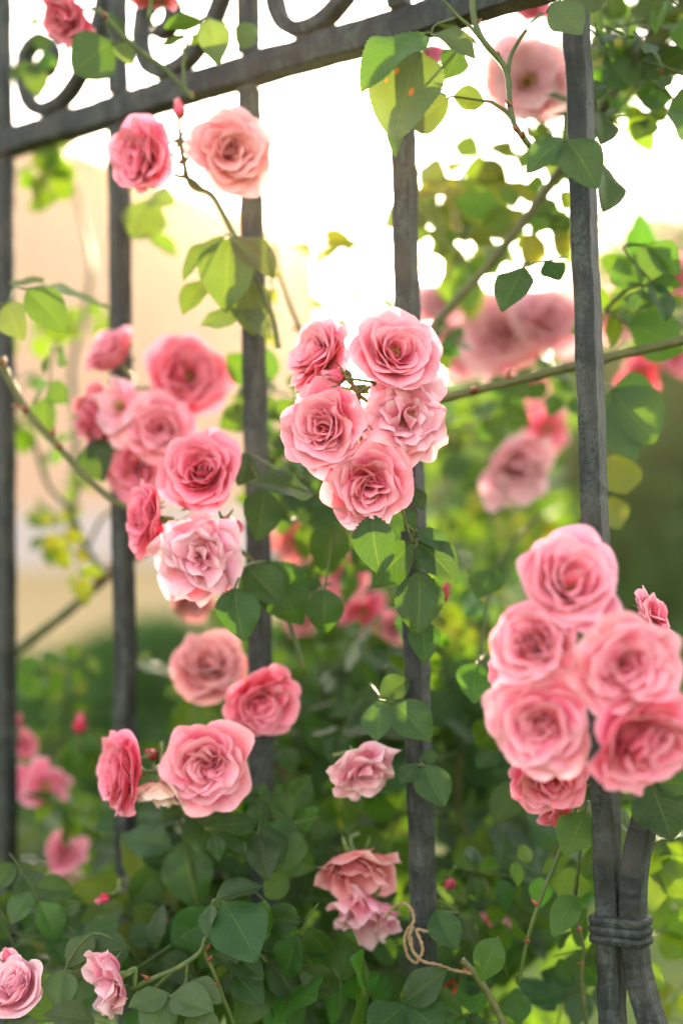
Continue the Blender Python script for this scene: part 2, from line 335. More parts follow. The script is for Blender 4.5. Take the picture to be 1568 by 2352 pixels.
def rose(label, x, y, dia, d, face, style='full', tint='pink', spin=None, joint=None, group=None, seed=None, squash=1., parts=True, sub=9, refl=150):
    rg = np.random.default_rng(seed if seed is not None else int(x*7+y*13)); S = STY[style]; R = dia/2*d/FPX
    P_ = []; n = S['n']+int(rg.integers(-4, 5)) if S['n'] > 20 else S['n']; vo, vi, vr = rg.uniform(-12, 10), rg.uniform(-6, 14), rg.uniform(.8, 1.7)
    for i in range(n):
        f = S['fmin']+(1-S['fmin'])*i/(n-1)
        az = i*2.39996+rg.uniform(-.25, .25)
        L = (.36+.66*f**.85)*rg.uniform(.90, 1.08); W = S['W']*(.30+.70*f**.7)*rg.uniform(.82, 1.15)
        tb = 40+52*f; to = (S['oi']+vi*(1-f))+(S['oo']+vo-S['oi']-vi*(1-f))*f**1.35+rg.uniform(-9, 9); curl = S['curl']*(.35+.65*f)*rg.uniform(.5, 1.4)
        tl = S['tilt']*(1.25-f*.7); tilt = (rg.normal(0, tl), rg.normal(0, tl*.7))
        V, UV = petal_geo(L, W, az, tb, to, curl, .03+.05*f, .10*(1-f), S['k']*rg.uniform(.9, 1.15), S['ruf']*vr*rg.uniform(.6, 1.5), S['ec']*rg.uniform(.2, 1.6), rg,
                          S.get('nt', .02)*rg.uniform(0, 1.5), S.get('pt', .015)*rg.uniform(0, 2), tilt, asym=rg.normal(0, .6))
        P_.append((V, UV))
    rad = np.mean([np.percentile(np.hypot(V[:, 0], V[:, 1]), 98) for V, _ in P_[-8:]]); allz = np.vstack([V for V, _ in P_])[:, 2]
    sc_ = R/rad; zc = .5*(np.percentile(allz, 5)+np.percentile(allz, 95))*sc_
    z = camvec(*face); rot = frame(z, rg.uniform(0, 6.28) if spin is None else spin)
    Mw = Matrix.Translation(P(x, y, d)-z*zc) @ rot
    t = thing('rose', label, 'rose', Mw, group); col = TINT[tint] if isinstance(tint, str) else tint
    nin = max(0, n-sub) if n > sub else 0
    if nin:
        g = Geo()
        for V, UV in P_[:nin]: g.add(V*sc_, grid(12, 11), UV)
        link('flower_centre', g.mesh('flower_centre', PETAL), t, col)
    for V, UV in P_[nin:]:
        c = tuple(min(.95, a*rg.uniform(.93, 1.05)) for a in col)
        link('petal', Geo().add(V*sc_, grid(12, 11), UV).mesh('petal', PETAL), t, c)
    if S['st']: link('stamen_tuft', stamens(R, rg).mesh('stamen_tuft', [FIL, ANTH]), t)
    g = Geo(); hip(g, R); sepals(g, R, refl, rg); link('calyx', g.mesh('calyx', SEPAL), t)
    stalk(t, Mw, R, joint, .0014 if R < .02 else .0017)
    return t
def bud(label, x, y, dia, d, face, tint='deep', joint=None, group=None, openb=.0, sep=25, name='rose_bud'):
    """ovoid bud of wrapped petals held by the calyx; dia = its length in frame units"""
    rg = np.random.default_rng(int(x*3+y*5)); H = dia*d/FPX; R = H*.42
    z = camvec(*face); Mw = Matrix.Translation(P(x, y, d)-z*H*.45) @ frame(z, rg.uniform(0, 6))
    t = thing(name, label, 'rose bud', Mw, group); col = TINT[tint]
    g = Geo()
    for i in range(9):
        f = i/8; V, UV = petal_geo(1.0-.10*(1-f), .62, i*2.4, 62, -26+openb*40*f+rg.uniform(-4, 4), 8+30*openb*f, .02+.03*f, .02, 1.0, .02, .02, rg, nv=10, nu=9)
        g.add(V*H*.92, grid(10, 9), UV)
    link('bud_petals' if False else 'corolla', g.mesh('corolla', PETAL), t, col)
    g = Geo(); hip(g, R*1.25); sepals(g, R*1.25, sep, rg, .26, 1.15); link('calyx', g.mesh('calyx', SEPAL), t)
    stalk(t, Mw, R*1.2, joint, .0011)
    return t
def fence_sh(x, y, o=0.):
    r = P(x, y, 1.); q = B5+fnor*o; t = q.dot(fnor)/r.dot(fnor); p = r*t; return (p-B5).dot(fdir), p.z
fdir = Vector((math.cos(YAW), -math.sin(YAW), 0)); fnor = Vector((-math.sin(YAW), -math.cos(YAW), 0))    # along the fence, towards the viewer
B5 = Vector((.17096, .96, 0)); SPC = .14387; RAIL = .4317
def fpt(s, h, o=0.): return B5+fdir*s+Vector((0, 0, h))+fnor*o
J1, J2, J3, J4, J5, J6 = P(820, 905, .985), P(455, 1175, 1.06), P(300, 890, 1.17), P(1330, 1560, .885), P(355, 1760, 1.08), P(415, 320, 1.09)
g1 = 'five open roses clustered at the centre'
rose('pink rose turned away at the top of the sharp centre cluster, beside a closed bud', 728, 816, 192, .975, (-.75, .38, .55), 'full', 'pink', joint=J1, group=g1, seed=11)
rose('open pink rose with red brown stamens topping the sharp centre cluster', 906, 808, 218, .955, (.10, .40, .92), 'open', 'pink', 1.0, J1, g1, 23)
rose('full pink rose facing left in the sharp centre cluster, level with the ragged one', 744, 983, 218, .950, (-.38, .02, .92), 'full', 'pink', 2.0, J1, g1, 31)
rose('ragged pale lilac pink rose with dark anthers in the sharp centre cluster', 934, 960, 230, .955, (.25, -.05, .96), 'ragged', 'pale', .6, J1, g1, 43)
rose('lowest pink rose of the sharp centre cluster, resting above a serrated leaf', 846, 1114, 214, .950, (.05, -.30, .95), 'full', 'pink', 1.2, J1, g1, 57)
bud('closed pink bud with curled green sepals tucked inside the sharp centre cluster', 762, 862, 72, .94, (-.85, .12, .35), 'mid', J1, g1)
g2 = 'roses of the cluster beside the second bar'
rose('deep pink cupped rose above the pale faded bloom beside the second bar', 466, 1085, 192, 1.03, (-.05, .28, .95), 'cup', 'mid', .4, J2, g2, 61)
rose('pink rose seen from the side, pressed against the second iron bar', 335, 1190, 180, 1.05, (-.90, .10, .36), 'full', 'mid', 1.4, J2, g2, 67)
rose('faded pale lilac rose with folded back petals in front of the second bar', 456, 1278, 224, 1.01, (.02, -.18, .97), 'faded', 'pale', 2.2, J2, g2, 73)
bud('round deep pink bud opening beside the faded pale rose', 532, 1206, 66, 1.02, (.75, -.20, .60), 'mid', J2, g2, .45, 80)
bud('small green and pink bud under the deep pink cupped rose', 424, 1158, 48, 1.03, (-.6, .1, .7), 'mid', J2, g2)
rose('dusky pink rose half hidden beneath the faded pale rose', 440, 1380, 110, 1.25, (.1, -.6, .7), 'full', 'dusk', joint=J2, group=g2, seed=72)
g3 = 'blurred roses piled against the peach house'
rose('upright pink rose at the top of the blurred pile against the peach house', 255, 815, 135, 1.18, (-.55, .62, .45), 'cup', 'pink', joint=J3, group=g3, seed=81)
rose('wide blurred rose with an orange heart against the peach house wall', 430, 868, 200, 1.20, (.22, .12, .96), 'open', 'mid', joint=J3, group=g3, seed=83)
rose('outermost rose of the blurred pile, seen side on against the peach house', 215, 955, 165, 1.18, (-.85, -.05, .45), 'full', 'mid', joint=J3, group=g3, seed=87)
rose('pale loose petalled rose in the middle of the blurred pile', 280, 935, 150, 1.16, (-.35, .25, .85), 'spent', 'pale', joint=J3, group=g3, seed=89)
rose('full round rose with a deep pink swirl in the blurred pile', 368, 985, 172, 1.15, (.05, -.05, 1), 'full', 'pink', joint=J3, group=g3, seed=91)
rose('lowest and darkest rose of the blurred pile', 315, 1082, 150, 1.17, (0, -.25, .96), 'full', 'mid', joint=J3, group=g3, seed=93)
g4 = 'blurred roses of the big near cluster in front of the iron bar'
rose('topmost rose of the big near cluster, its open heart showing', 1305, 1335, 250, .835, (.08, .52, .85), 'open', 'pink', 2.4, J4, g4, 101)
rose('round swirled rose at the outer edge of the big near cluster', 1222, 1475, 208, .83, (-.48, .18, .86), 'full', 'pink', .2, J4, g4, 103)
rose('large full rose covering the iron bar in the big near cluster', 1440, 1530, 252, .815, (.05, .0, 1), 'full', 'pink', 1.1, J4, g4, 107)
rose('lower rose of the big near cluster that bulges past the others', 1238, 1660, 256, .83, (-.28, -.05, .95), 'full', 'pink', 2.9, J4, g4, 109)
rose('lowest large rose of the big near cluster, hanging over the iron bar', 1472, 1702, 272, .82, (.34, -.45, .82), 'full', 'mid', 1.7, J4, g4, 113)
rose('shaded dusky rose peeping out under the big near cluster', 1258, 1790, 185, .90, (.0, -.45, .85), 'full', 'mid', .9, J4, g4, 117)
rose('torn pale pink rose behind the big near cluster', 1505, 1415, 150, .96, (.75, .35, .3), 'ragged', 'pink', .9, J4, g4, 119)
rose('small pink petals of a rose wedged between two blooms of the near cluster', 1165, 1555, 110, .88, (-.8, .2, .4), 'cup', 'mid', .9, J4, g4, 121)
rose('half shaded rose low behind the big near cluster', 1285, 1868, 100, 1.02, (.3, -.5, .7), 'spent', 'mid', .5, J4, g4, 123)
g5 = 'roses of the low cluster in front of the second bar'
rose('pink rose seen side on at the low end of the second bar', 278, 1772, 200, 1.04, (-.86, .08, .42), 'full', 'mid', 1., J5, g5, 131)
rose('large frilled pink rose facing out beside a pale limp petal', 478, 1755, 222, 1.03, (.12, .02, .97), 'full', 'pink', 2.6, J5, g5, 137)
rose('limp whitish petals of a finished rose hanging beneath two pink ones', 365, 1818, 120, 1.03, (-.05, -.97, .22), 'limp', 'white', .3, J5, g5, 139)
bud('small deep pink bud between the two low roses', 345, 1730, 52, 1.06, (-.2, .3, .6), 'deep', J5, g5)
rose('blurred salmon rose standing highest above the low cluster, behind the dark pink one', 478, 1528, 190, 1.17, (.15, .62, .70), 'full', 'dusk', .5, P(520, 1640, 1.22), g5, 141)
rose('dark pink rose drooping in shade above the large frilled one', 597, 1615, 185, 1.075, (.28, -.35, .85), 'full', 'mid', 1.9, P(530, 1570, 1.12), g5, 149)
g6 = 'roses below the top rail'
rose('pink rose turned sideways below the rail against the second bar', 322, 360, 186, 1.07, (-.62, .0, .78), 'full', 'mid', .7, J6, g6, 151)
rose('translucent peach pink rose glowing against the bright sky over the third bar', 530, 342, 202, 1.06, (.10, .02, .99), 'full', 'peach', 2.1, J6, g6, 157)
bud('pink bud standing just under the rail between two roses', 411, 247, 56, 1.08, (-.25, .95, .2), 'mid', J6, g6, .2, 20)
rose('pink rose hanging in front of the iron scroll', 150, 42, 140, 1.10, (-.55, -.55, .60), 'full', 'mid', 1.3, P(215, 20, 1.10), 'roses above the top rail', 163)
rose('pale underside of a rose at the top edge of the picture above the rail', 352, -22, 130, 1.08, (.1, .9, -.25), 'full', 'pink', 1.3, P(350, 60, 1.10), 'roses above the top rail', 165)
g7 = 'roses behind the sprays around the tall bar'
rose('flat pale rose with a cream centre behind thorny stems', 1210, 185, 222, 1.16, (-.05, .05, 1), 'flat', (.93, .62, .68), .4, None, g7, 171)
rose('translucent pink rose glowing behind the large rust spotted leaf', 985, 125, 90, 1.14, (.4, -.5, -.5), 'cup', 'mid', .4, P(960, 70, 1.1), g7, 173)
rose('bright pink rose cut by the top edge beside the rail end', 1222, 15, 90, 1.18, (-.2, .3, .8), 'full', 'mid', .4, None, g7, 175)
rose('sliver of pink rose hidden behind leaves beyond the thick cane', 1478, 165, 100, 1.35, (.4, .1, .8), 'full', 'pink', .4, None, g7, 177)
g8 = 'far blurred roses behind the fence'  # pale tints below lighten blooms that stand in foliage shade
for lab, x, y, dia, d, fc, st, ti in [
    ('largest of the far blurred roses above the long thick cane', 1150, 765, 205, 1.50, (-.1, .25, .95), 'full', 'pale'),
    ('pale pink blurred rose beside the fourth bar at the end of the slanting cane', 1012, 695, 130, 1.52, (-.3, .5, .7), 'full', 'pale'),
    ('blurred pink rose against the tall bar, above the long cane', 1255, 735, 165, 1.48, (.2, .4, .9), 'full', 'pale'),
    ('ruffled blurred rose low in the pink mass above the long cane', 1070, 790, 150, 1.55, (-.1, .2, .9), 'full', 'pale'),
    ('blurred pink rose cut by the picture edge beyond the tall bar', 1556, 640, 110, 1.35, (.1, .2, .9), 'full', 'pink'),
    ('blurred pink rose seen through leaves just beyond the tall bar', 1415, 725, 120, 1.50, (.3, .2, .9), 'full', 'pale'),
    ('coral blurred rose under the long cane beyond the tall bar', 1470, 862, 110, 1.40, (.3, -.3, .9), 'spent', 'mid'),
    ('coral blurred rose at the picture edge above the long cane end', 1555, 815, 90, 1.38, (.3, .2, .8), 'full', 'mid'),
    ('loose coral rose with spread petals under the long cane', 1255, 985, 110, 1.42, (.2, -.3, .9), 'spent', 'pink'),
    ('nodding blurred rose hanging alone in front of the dark hedge', 1182, 1085, 165, 1.36, (.35, -.45, .7), 'full', 'pale'),
    ('small pink blurred rose just under the long cane', 1225, 890, 62, 1.45, (.1, .1, .9), 'cup', 'pink'),
    ('tiny pale blurred rose above the loose coral one', 1147, 960, 58, 1.48, (.1, .2, .9), 'cup', 'pale'),
    ('shaded pink rose in the leaves under the sharp centre cluster', 682, 1245, 120, 1.36, (-.2, -.3, .9), 'spent', 'dusk'),
    ('pink rose behind the single serrated leaf under the centre cluster', 788, 1322, 105, 1.30, (-.3, .2, .9), 'full', 'pink'),
    ('coral pink rose deep in the thicket beside the fourth bar', 832, 1405, 105, 1.34, (.2, -.2, .9), 'spent', 'mid'),
    ('small shaded pink rose in the thicket by the third bar', 690, 1420, 80, 1.38, (-.2, .1, .9), 'full', 'dusk'),
    ('small salmon rose lost in the dark leaves behind the fourth bar', 905, 1440, 66, 1.40, (.2, .1, .9), 'full', 'pink'),
    ('blurred pink rose beside the first bar low in the picture', 100, 1805, 120, 1.30, (.5, .2, .7), 'spent', 'pink'),
    ('small blurred rose above the leaves near the first bar', 150, 1958, 92, 1.30, (.1, .5, .8), 'cup', 'pink'),
    ('white and coral blurred rose under the small one near the first bar', 140, 2018, 80, 1.34, (.5, -.3, .7), 'spent', 'white'),
    ('coral rose half hidden behind the first bar', 50, 1708, 64, 1.36, (.1, .3, .9), 'cup', 'mid'),
    ('shaded red pink rose behind the twine and the fourth bar', 1045, 2245, 130, 1.24, (.3, -.6, .6), 'spent', 'deep'),
    ('tiny pink rose behind the leaf beside the cane tied with twine', 1132, 2130, 70, 1.20, (.1, .4, .8), 'spent', 'pink'),
    ('tiny pink rose among the low leaves under the frilled rose', 350, 2122, 70, 1.14, (-.1, .4, .8), 'spent', 'pink'),
]: rose(lab, x, y, dia*1.1, d, fc, st, ti, None, None, g8)
g9 = 'single finished roses low on the fence'
rose('drooping pale pink rose with few petals beside the fourth bar', 838, 1775, 172, 1.02, (.48, -.52, .70), 'ragged', 'pale', .8, P(765, 1735, 1.04), g9, 201)
rose('brownish pink rose with limp petals hanging above the twine', 815, 2000, 185, 1.05, (.12, -.72, .68), 'limp', 'dusk', 2.2, P(822, 1915, 1.08), g9, 203)
rose('limp lowest petals of a pale finished rose just above the twine', 840, 2100, 175, 1.06, (-.15, -.78, .6), 'limp', 'pale', 1.0, P(822, 1960, 1.08), g9, 207)
rose('pale pink rose at the bottom edge seen half from behind', 35, 2265, 165, .97, (-.25, .55, .55), 'cup', 'pale', 1.0, P(10, 2340, .97), g9, 211)
rose('pale finished rose nodding on a long green stalk near the bottom edge', 245, 2255, 160, .97, (-.80, -.25, .45), 'limp', 'pale', .4, P(310, 2275, .98), g9, 213)
gb = 'single buds among the leaves'
bud('deep pink bud against the dark hedge between the first two bars', 184, 1660, 62, 1.28, (.1, .9, .3), 'deep', P(190, 1740, 1.3), gb, .2)
bud('crimson bud over the dark leaves at the foot of the second bar', 234, 2066, 50, 1.06, (-.6, -.2, .7), 'deep', P(275, 2020, 1.08), gb)
bud('bright crimson pink bud beside the foot of the fourth bar', 1034, 2032, 52, 1.06, (.1, .15, .95), 'deep', P(1045, 1990, 1.07), gb, .3)
bud('crimson bud half hidden behind the large serrated leaf', 1021, 1357, 60, 1.10, (.3, .8, .4), 'deep', P(1010, 1420, 1.1), gb)
bud('coral bud hiding behind the first bar', 44, 1652, 40, 1.34, (.1, .9, .3), 'mid', P(50, 1700, 1.34), gb)
bud('tiny green pink bud at the bottom edge above the pale rose', 15, 2192, 46, .98, (-.1, .95, .2), 'mid', P(20, 2260, .98), gb)


# ------------------------------------------------------------------ leaves
def leaflet_mesh(seed, n=15, mat=None, fold=.25, droop=.25, wr=.36):
    """ovate serrated leaflet, length 1 along +Y, width 2*wr, upper side +Z"""
    rg = np.random.default_rng(seed); nv = 2*n+3; nu = 9
    v = np.linspace(0, 1, nv); prof = np.sin(math.pi*np.clip(v, 0, 1)**.92)**(1.0-.12*v)*(1.02-.06*v); prof[0] = .02; prof[-1] = .004
    V = []; UV = []; p = rg.uniform(0, 6.28, 4); bend = rg.uniform(-.10, .10)
    for i in range(nv):
        tooth = (.10 if i % 2 == 0 else -.02)*min(1, v[i]*6)*(1-.4*v[i])
        for j in range(nu):
            u = -1+2*j/(nu-1); a = abs(u); hw = wr*prof[i]
            x = u*hw; y = v[i]
            if a == 1 and 0 < i < nv-1: x += math.copysign(tooth*.36, u); y -= (.012 if i % 2 == 0 else 0)
            z = fold*abs(x)-droop*v[i]**2*.6 + .03*math.sin(v[i]*7+p[0])*a + .02*math.sin(v[i]*15+p[1]+u)*a**2
            z -= .35*hw*a**3*fold*1.2
            z += .012*math.cos((v[i]*7.5-a*hw*7)*2*math.pi)*a*(1-a)*2
            V.append((x+bend*v[i]**2, y, z)); UV.append((.5+u*.5, v[i]))
    return Geo().add(V, grid(nv, nu), UV).mesh('leaflet', mat or LEAF)
LM = [leaflet_mesh(s, 18+s % 3, None, f, dr, wr) for s, (f, dr, wr) in enumerate([(.3, .2, .35), (.4, .4, .33), (.15, .12, .37), (.5, .3, .32), (.25, .6, .34), (.65, .2, .35), (.2, -.2, .35)])]
LMR = leaflet_mesh(40, 20, RUSTY, .15, .15, .37)
GREEN = dict(dark=(.013, .050, .009), mid=(.027, .090, .011), blue=(.018, .062, .019), grey=(.058, .105, .045), lime=(.075, .17, .010), olive=(.040, .075, .010), young=(.17, .20, .012))  # tones also hold light: grey sky sheen, lime and young sun, dark shade
def leaf_matrix(b, tip, nrm, wr=1.0):
    yv = tip-b; L = yv.length; yv.normalize(); zv = (nrm-yv*nrm.dot(yv)).normalized(); xv = yv.cross(zv)
    return Matrix.Translation(b) @ Matrix((xv, yv, zv)).transposed().to_4x4() @ Matrix.Diagonal((L*wr, L, L*.9, 1))
def spray(label, leaflets, tone='mid', joint=None, group=None, rusty=False):
    """compound leaf; leaflets = (bx,by,tx,ty, depth_base, depth_tip, normal(right,up,toward), width factor)"""
    b0 = P(leaflets[0][0], leaflets[0][1], leaflets[0][4]); t = thing('rose_leaf', label, 'rose leaf', Matrix.Translation(b0), group)
    pts = []
    for i, q in enumerate(leaflets):
        bx, by, tx, ty, db, dt, nr = q[:7]; wr = q[7] if len(q) > 7 else 1.
        b, e = P(bx, by, db), P(tx, ty, dt); k = random.randrange(len(LM))
        o = link('leaflet', LMR if rusty and i == 0 else LM[k], t, GREEN[tone] if len(q) < 9 else GREEN[q[8]])
        o.matrix_local = Matrix.Translation(-b0) @ leaf_matrix(b, e, camvec(*nr), wr)
        pts.append(b)
    pts = sorted(pts, key=lambda p: -(p-b0).length) if joint is None else sorted(pts, key=lambda p: -(p-P(*joint)).length)
    path = pts+([P(*joint)] if joint else [pts[-1]+(pts[-1]-pts[0]).normalized()*.012 if (pts[-1]-pts[0]).length > .001 else pts[-1]+Vector((0, .012, .004))])
    uniq = [path[0]]
    for p in path[1:]:
        if (p-uniq[-1]).length > .002: uniq.append(p)
    if len(uniq) > 1:
        v, f, uv = tube(smooth_path([p-b0 for p in uniq], 4), .0009, 6); link('leaf_stalk', Geo().add(v, f, uv).mesh('leaf_stalk', STEM), t)
    return t
TPL = {}
def template(n):
    if n in TPL: return TPL[n]
    pos = {3: [(0, .055, 0, 1.), (1, .045, 62, .82), (-1, .045, 62, .82)],
           5: [(0, .075, 0, 1.), (1, .064, 58, .86), (-1, .064, 58, .86), (1, .034, 72, .66), (-1, .034, 72, .66)],
           7: [(0, .085, 0, .9), (1, .075, 55, .8), (-1, .075, 55, .8), (1, .053, 68, .72), (-1, .053, 68, .72), (1, .030, 76, .55), (-1, .030, 76, .55)]}[n]
    ms = []
    for s, y, a, k in pos:
        d = Vector((math.sin(R_(a))*s, math.cos(R_(a)), -.10*abs(s))).normalized(); b = Vector((s*.003, y, -y*y*2.)); L = .041*k
        ms.append((b, d, L))
    v, f, uv = tube(smooth_path([(0, .024, -.0012), (0, .04, -.0032), (0, pos[0][1], -pos[0][1]**2*2)], 4), .0007, 6)
    TPL[n] = (ms, Geo().add(v, f, uv).mesh('leaf_stalk', STEM)); return TPL[n]
def scatter_spray(label, x, y, d, dirv, nrm, n=5, size=1., tone='mid', group=None):
    """a whole compound leaf hung with its middle at frame point x,y"""
    ms, st = template(n); yv = dirv.normalized(); zv = (nrm-yv*nrm.dot(yv)).normalized(); xv = yv.cross(zv)
    Rm = Matrix((xv, yv, zv)).transposed().to_4x4(); b0 = P(x, y, d)-yv*.06*size
    t = thing('rose_leaf', label, 'rose leaf', Matrix.Translation(b0) @ Rm @ Matrix.Scale(size, 4), group)
    for b, dd, L in ms:
        o = link('leaflet', LM[random.randrange(len(LM))], t, tuple(a*random.uniform(.85, 1.2) for a in GREEN[tone]))
        nn = Vector((random.gauss(0, .35), random.gauss(0, .25), 1)); d2 = (dd+Vector((random.gauss(0, .12), random.gauss(0, .12), random.gauss(-.08, .16)))).normalized()
        o.matrix_local = leaf_matrix(b, b+d2*L*random.uniform(.85, 1.15), nn, random.uniform(.9, 1.1))
    link('leaf_stalk', st, t); return t
FR, UPF, SD = (0, .15, 1), (0, .75, .65), (.7, .3, .6)      # facing the viewer, tilted up, turned aside
gl = 'single leaves standing clear of the thicket'
spray('large rose leaf with orange rust spots drooping before the fourth bar', [(958, 108, 908, 305, .985, .95, (-.25, .2, .95), .86), (975, 78, 824, 150, .985, .93, (.15, .9, .4), .7, 'mid'), (1000, 58, 1105, 88, .985, 1.0, (.1, .9, .35), .7, 'grey'), (990, 75, 1085, 125, .985, .96, (-.1, .85, .5), .8, 'grey')], 'grey', (1052, 38, .965), gl, True)  # grey tone puts the glare into the spotted leaf's colour
spray('pale undersides of a small three leaflet leaf hanging over the top of the fourth bar', [(1030, 226, 930, 288, .99, .97, (.1, .5, -.85), .9), (1040, 222, 1118, 235, .99, .98, (.1, .6, -.75), 1.0), (1034, 224, 975, 204, .99, 1.0, (.1, .95, .2), .7)], 'grey', (1128, 234, .965), gl)
spray('narrow olive leaf below the rust spotted one, crossing the fourth bar', [(938, 235, 884, 318, 1.0, .97, (-.6, .2, .75), .6), (1055, 110, 1030, 180, 1.03, 1.02, (.3, .1, .9), 1.1)], 'dark', (965, 120, 1.0), gl)
spray('broad silvery leaf over the top end of the tall bar', [(1266, 8, 1338, 74, .935, .925, (-.2, .45, .87), 1.15), (1255, 30, 1182, 62, .94, .95, (.1, .8, .55), .8, 'grey'), (1290, -10, 1400, -10, .94, .95, FR, 1)], 'grey', (1240, -15, .95), gl)
spray('two dull green leaflets hanging in front of the tall bar', [(1300, 322, 1374, 402, .925, .905, (-.1, .45, .9), 1.15), (1294, 320, 1204, 380, .925, .92, (-.3, .35, .88), 1.0)], 'blue', (1218, 338, .96), gl)
spray('dark leaf pair close behind the tall bar, below its top', [(1374, 250, 1396, 326, 1.02, 1.0, (.6, .3, .7), 1.1), (1380, 372, 1408, 478, 1.02, .99, (.6, .25, .75), .95), (1372, 235, 1345, 170, 1.03, 1.05, FR, 1)], 'dark', (1365, 300, 1.05), gl)
spray('single sharp serrated leaf hanging under the centre cluster', [(852, 1182, 863, 1320, .948, .935, (-.05, .2, .98), 1.05)], 'dark', (856, 1130, .97), gl)
spray('five leaflet leaf on a thin stem beside the sharp leaf, its lowest leaflet largest', [(962, 1310, 968, 1455, .965, .95, (0, .2, .97), 1.05), (955, 1218, 1045, 1262, .975, .97, (.1, .75, .65), .95, 'blue'), (957, 1242, 1056, 1325, .975, .955, (.15, .5, .85), .95, 'blue'), (948, 1248, 842, 1342, .98, .985, (-.2, .35, .9), 1.05), (952, 1222, 905, 1160, .985, 1.0, (-.3, .3, .9), 1.0)], 'dark', (935, 1205, .985), gl)
spray('small pale leaf between the stalks of the centre cluster', [(805, 890, 768, 915, .99, .985, (-.2, .5, .85), 1.2), (812, 885, 850, 905, .99, .985, (.2, .5, .85), 1.0), (800, 880, 790, 842, 1.0, 1.0, (-.1, .3, .95), 1.0)], 'grey', (820, 905, .985), gl)
spray('leaf tip pointing down behind the large hanging leaflet', [(965, 1420, 985, 1518, 1.0, .985, (.2, .2, .95), 1.0), (940, 1120, 970, 1165, 1.0, .99, (.3, .2, .9), 1.2)], 'dark', (962, 1335, .99), gl)
spray('serrated dark leaf hanging below the faded pale rose', [(540, 1348, 548, 1470, 1.0, .985, (.1, .15, .98), 1.1), (565, 1300, 645, 1392, 1.03, 1.02, (.1, .5, .85), 1.0), (610, 1290, 690, 1418, 1.06, 1.04, (-.1, .35, .92), 1.1), (560, 1310, 600, 1400, 1.07, 1.05, (.3, .3, .9), 1)], 'dark', (545, 1265, 1.06), gl)
spray('round dark leaf between the faded pale rose and the fourth bar', [(745, 1352, 747, 1450, 1.04, 1.03, (0, .2, .97), 1.25), (770, 1200, 745, 1305, 1.05, 1.04, (.2, .4, .9), 1.2), (740, 1345, 690, 1330, 1.06, 1.07, FR, 1)], 'dark', (760, 1340, 1.07), gl)
spray('bluish leaf lying level between the two pink clusters', [(722, 1135, 580, 1098, 1.02, 1.0, (-.1, .75, .6), .95, 'blue'), (610, 1122, 592, 1232, 1.06, 1.04, (.3, .25, .9), 1.1), (568, 1040, 560, 1112, 1.08, 1.06, (.5, .1, .85), 1.1)], 'dark', (640, 1120, 1.08), gl)
spray('leaf of four green leaflets reaching across the first bar', [(62, 664, 154, 742, 1.06, 1.05, (-.15, .6, .8), 1.0), (112, 652, 235, 722, 1.1, 1.16, (.2, .85, .45), .75), (18, 695, 38, 772, 1.07, 1.05, (-.4, .3, .85), 1.1, 'grey'), (32, 660, 95, 632, 1.08, 1.12, (-.1, .7, .6), .7, 'grey')], 'mid', (-20, 705, 1.06), gl)
spray('leaf with one broad drooping leaflet in front of the third bar', [(530, 548, 500, 705, 1.07, 1.05, (-.1, .3, .95), 1.1), (515, 542, 406, 618, 1.08, 1.06, (-.2, .85, .5), .75), (535, 545, 635, 592, 1.08, 1.05, (.2, .8, .55), .95, 'olive'), (470, 640, 420, 718, 1.1, 1.09, (-.3, .3, .9), .95), (560, 640, 590, 745, 1.09, 1.07, (.2, .3, .9), 1.1, 'olive')], 'olive', (572, 602, 1.09), gl)
spray('small dull leaf crossing the third bar under the drooping leaflet', [(560, 715, 458, 745, 1.08, 1.08, (0, .7, .7), .95), (565, 715, 625, 760, 1.08, 1.07, (.1, .5, .85), .9, 'grey')], 'grey', (600, 700, 1.09), gl)
spray('large serrated leaf at a leafy node low between two bars', [(512, 2072, 606, 2206, .985, .955, (.1, .5, .86), 1.12), (492, 2068, 606, 2030, .985, .99, (.1, .9, .42), .8), (488, 2076, 464, 2148, .985, .97, (-.65, .3, .7), 1.0)], 'blue', (470, 2150, .985), gl)
spray('leaf of three overlapping leaflets under the large serrated leaf', [(525, 2186, 608, 2238, 1.0, .985, (.2, .55, .8), .98), (535, 2235, 600, 2290, 1.0, .98, (.2, .5, .85), 1.1), (500, 2165, 535, 2205, 1.02, 1.03, FR, 1)], 'dark', (475, 2165, .99), gl)
spray('pale fan of leaflets at the bottom edge beside the long stalk', [(395, 2286, 480, 2325, .955, .935, (.1, .65, .75), 1.05), (390, 2290, 328, 2375, .955, .93, (-.1, .5, .85), 1.2), (385, 2282, 296, 2312, .955, .94, (-.1, .75, .65), .95), (425, 2262, 512, 2290, .96, .95, (.2, .7, .7), 1.0), (430, 2330, 500, 2380, .95, .93, (.2, .6, .8), 1.1)], 'grey', (430, 2245, .975), gl)  # sky sheen painted into these leaflets as the grey tone
spray('leaf low beside the nodding pale rose with one round leaflet', [(150, 2228, 128, 2318, .985, .965, (-.1, .35, .93), 1.15), (212, 2145, 155, 2222, 1.0, .985, (-.3, .4, .86), 1.0), (300, 2178, 205, 2185, 1.0, .99, (-.1, .5, .85), 1.2, 'dark')], 'grey', (200, 2228, .99), gl)
spray('long flat leaf at the bottom edge under the nodding pale rose', [(222, 2345, 104, 2326, .95, .94, (-.05, .85, .5), 1.0), (20, 2345, 75, 2400, .95, .93, (.1, .6, .7), 1.2)], 'grey', (270, 2380, .95), gl)
spray('big shaded leaf under the large frilled rose', [(420, 1932, 440, 2088, 1.09, 1.07, (-.1, .2, .97), 1.15), (432, 1868, 545, 1962, 1.06, 1.03, (.2, .55, .8), 1.1), (425, 1868, 345, 1890, 1.08, 1.08, (-.1, .7, .6), 1.0)], 'dark', (425, 1850, 1.08), gl)
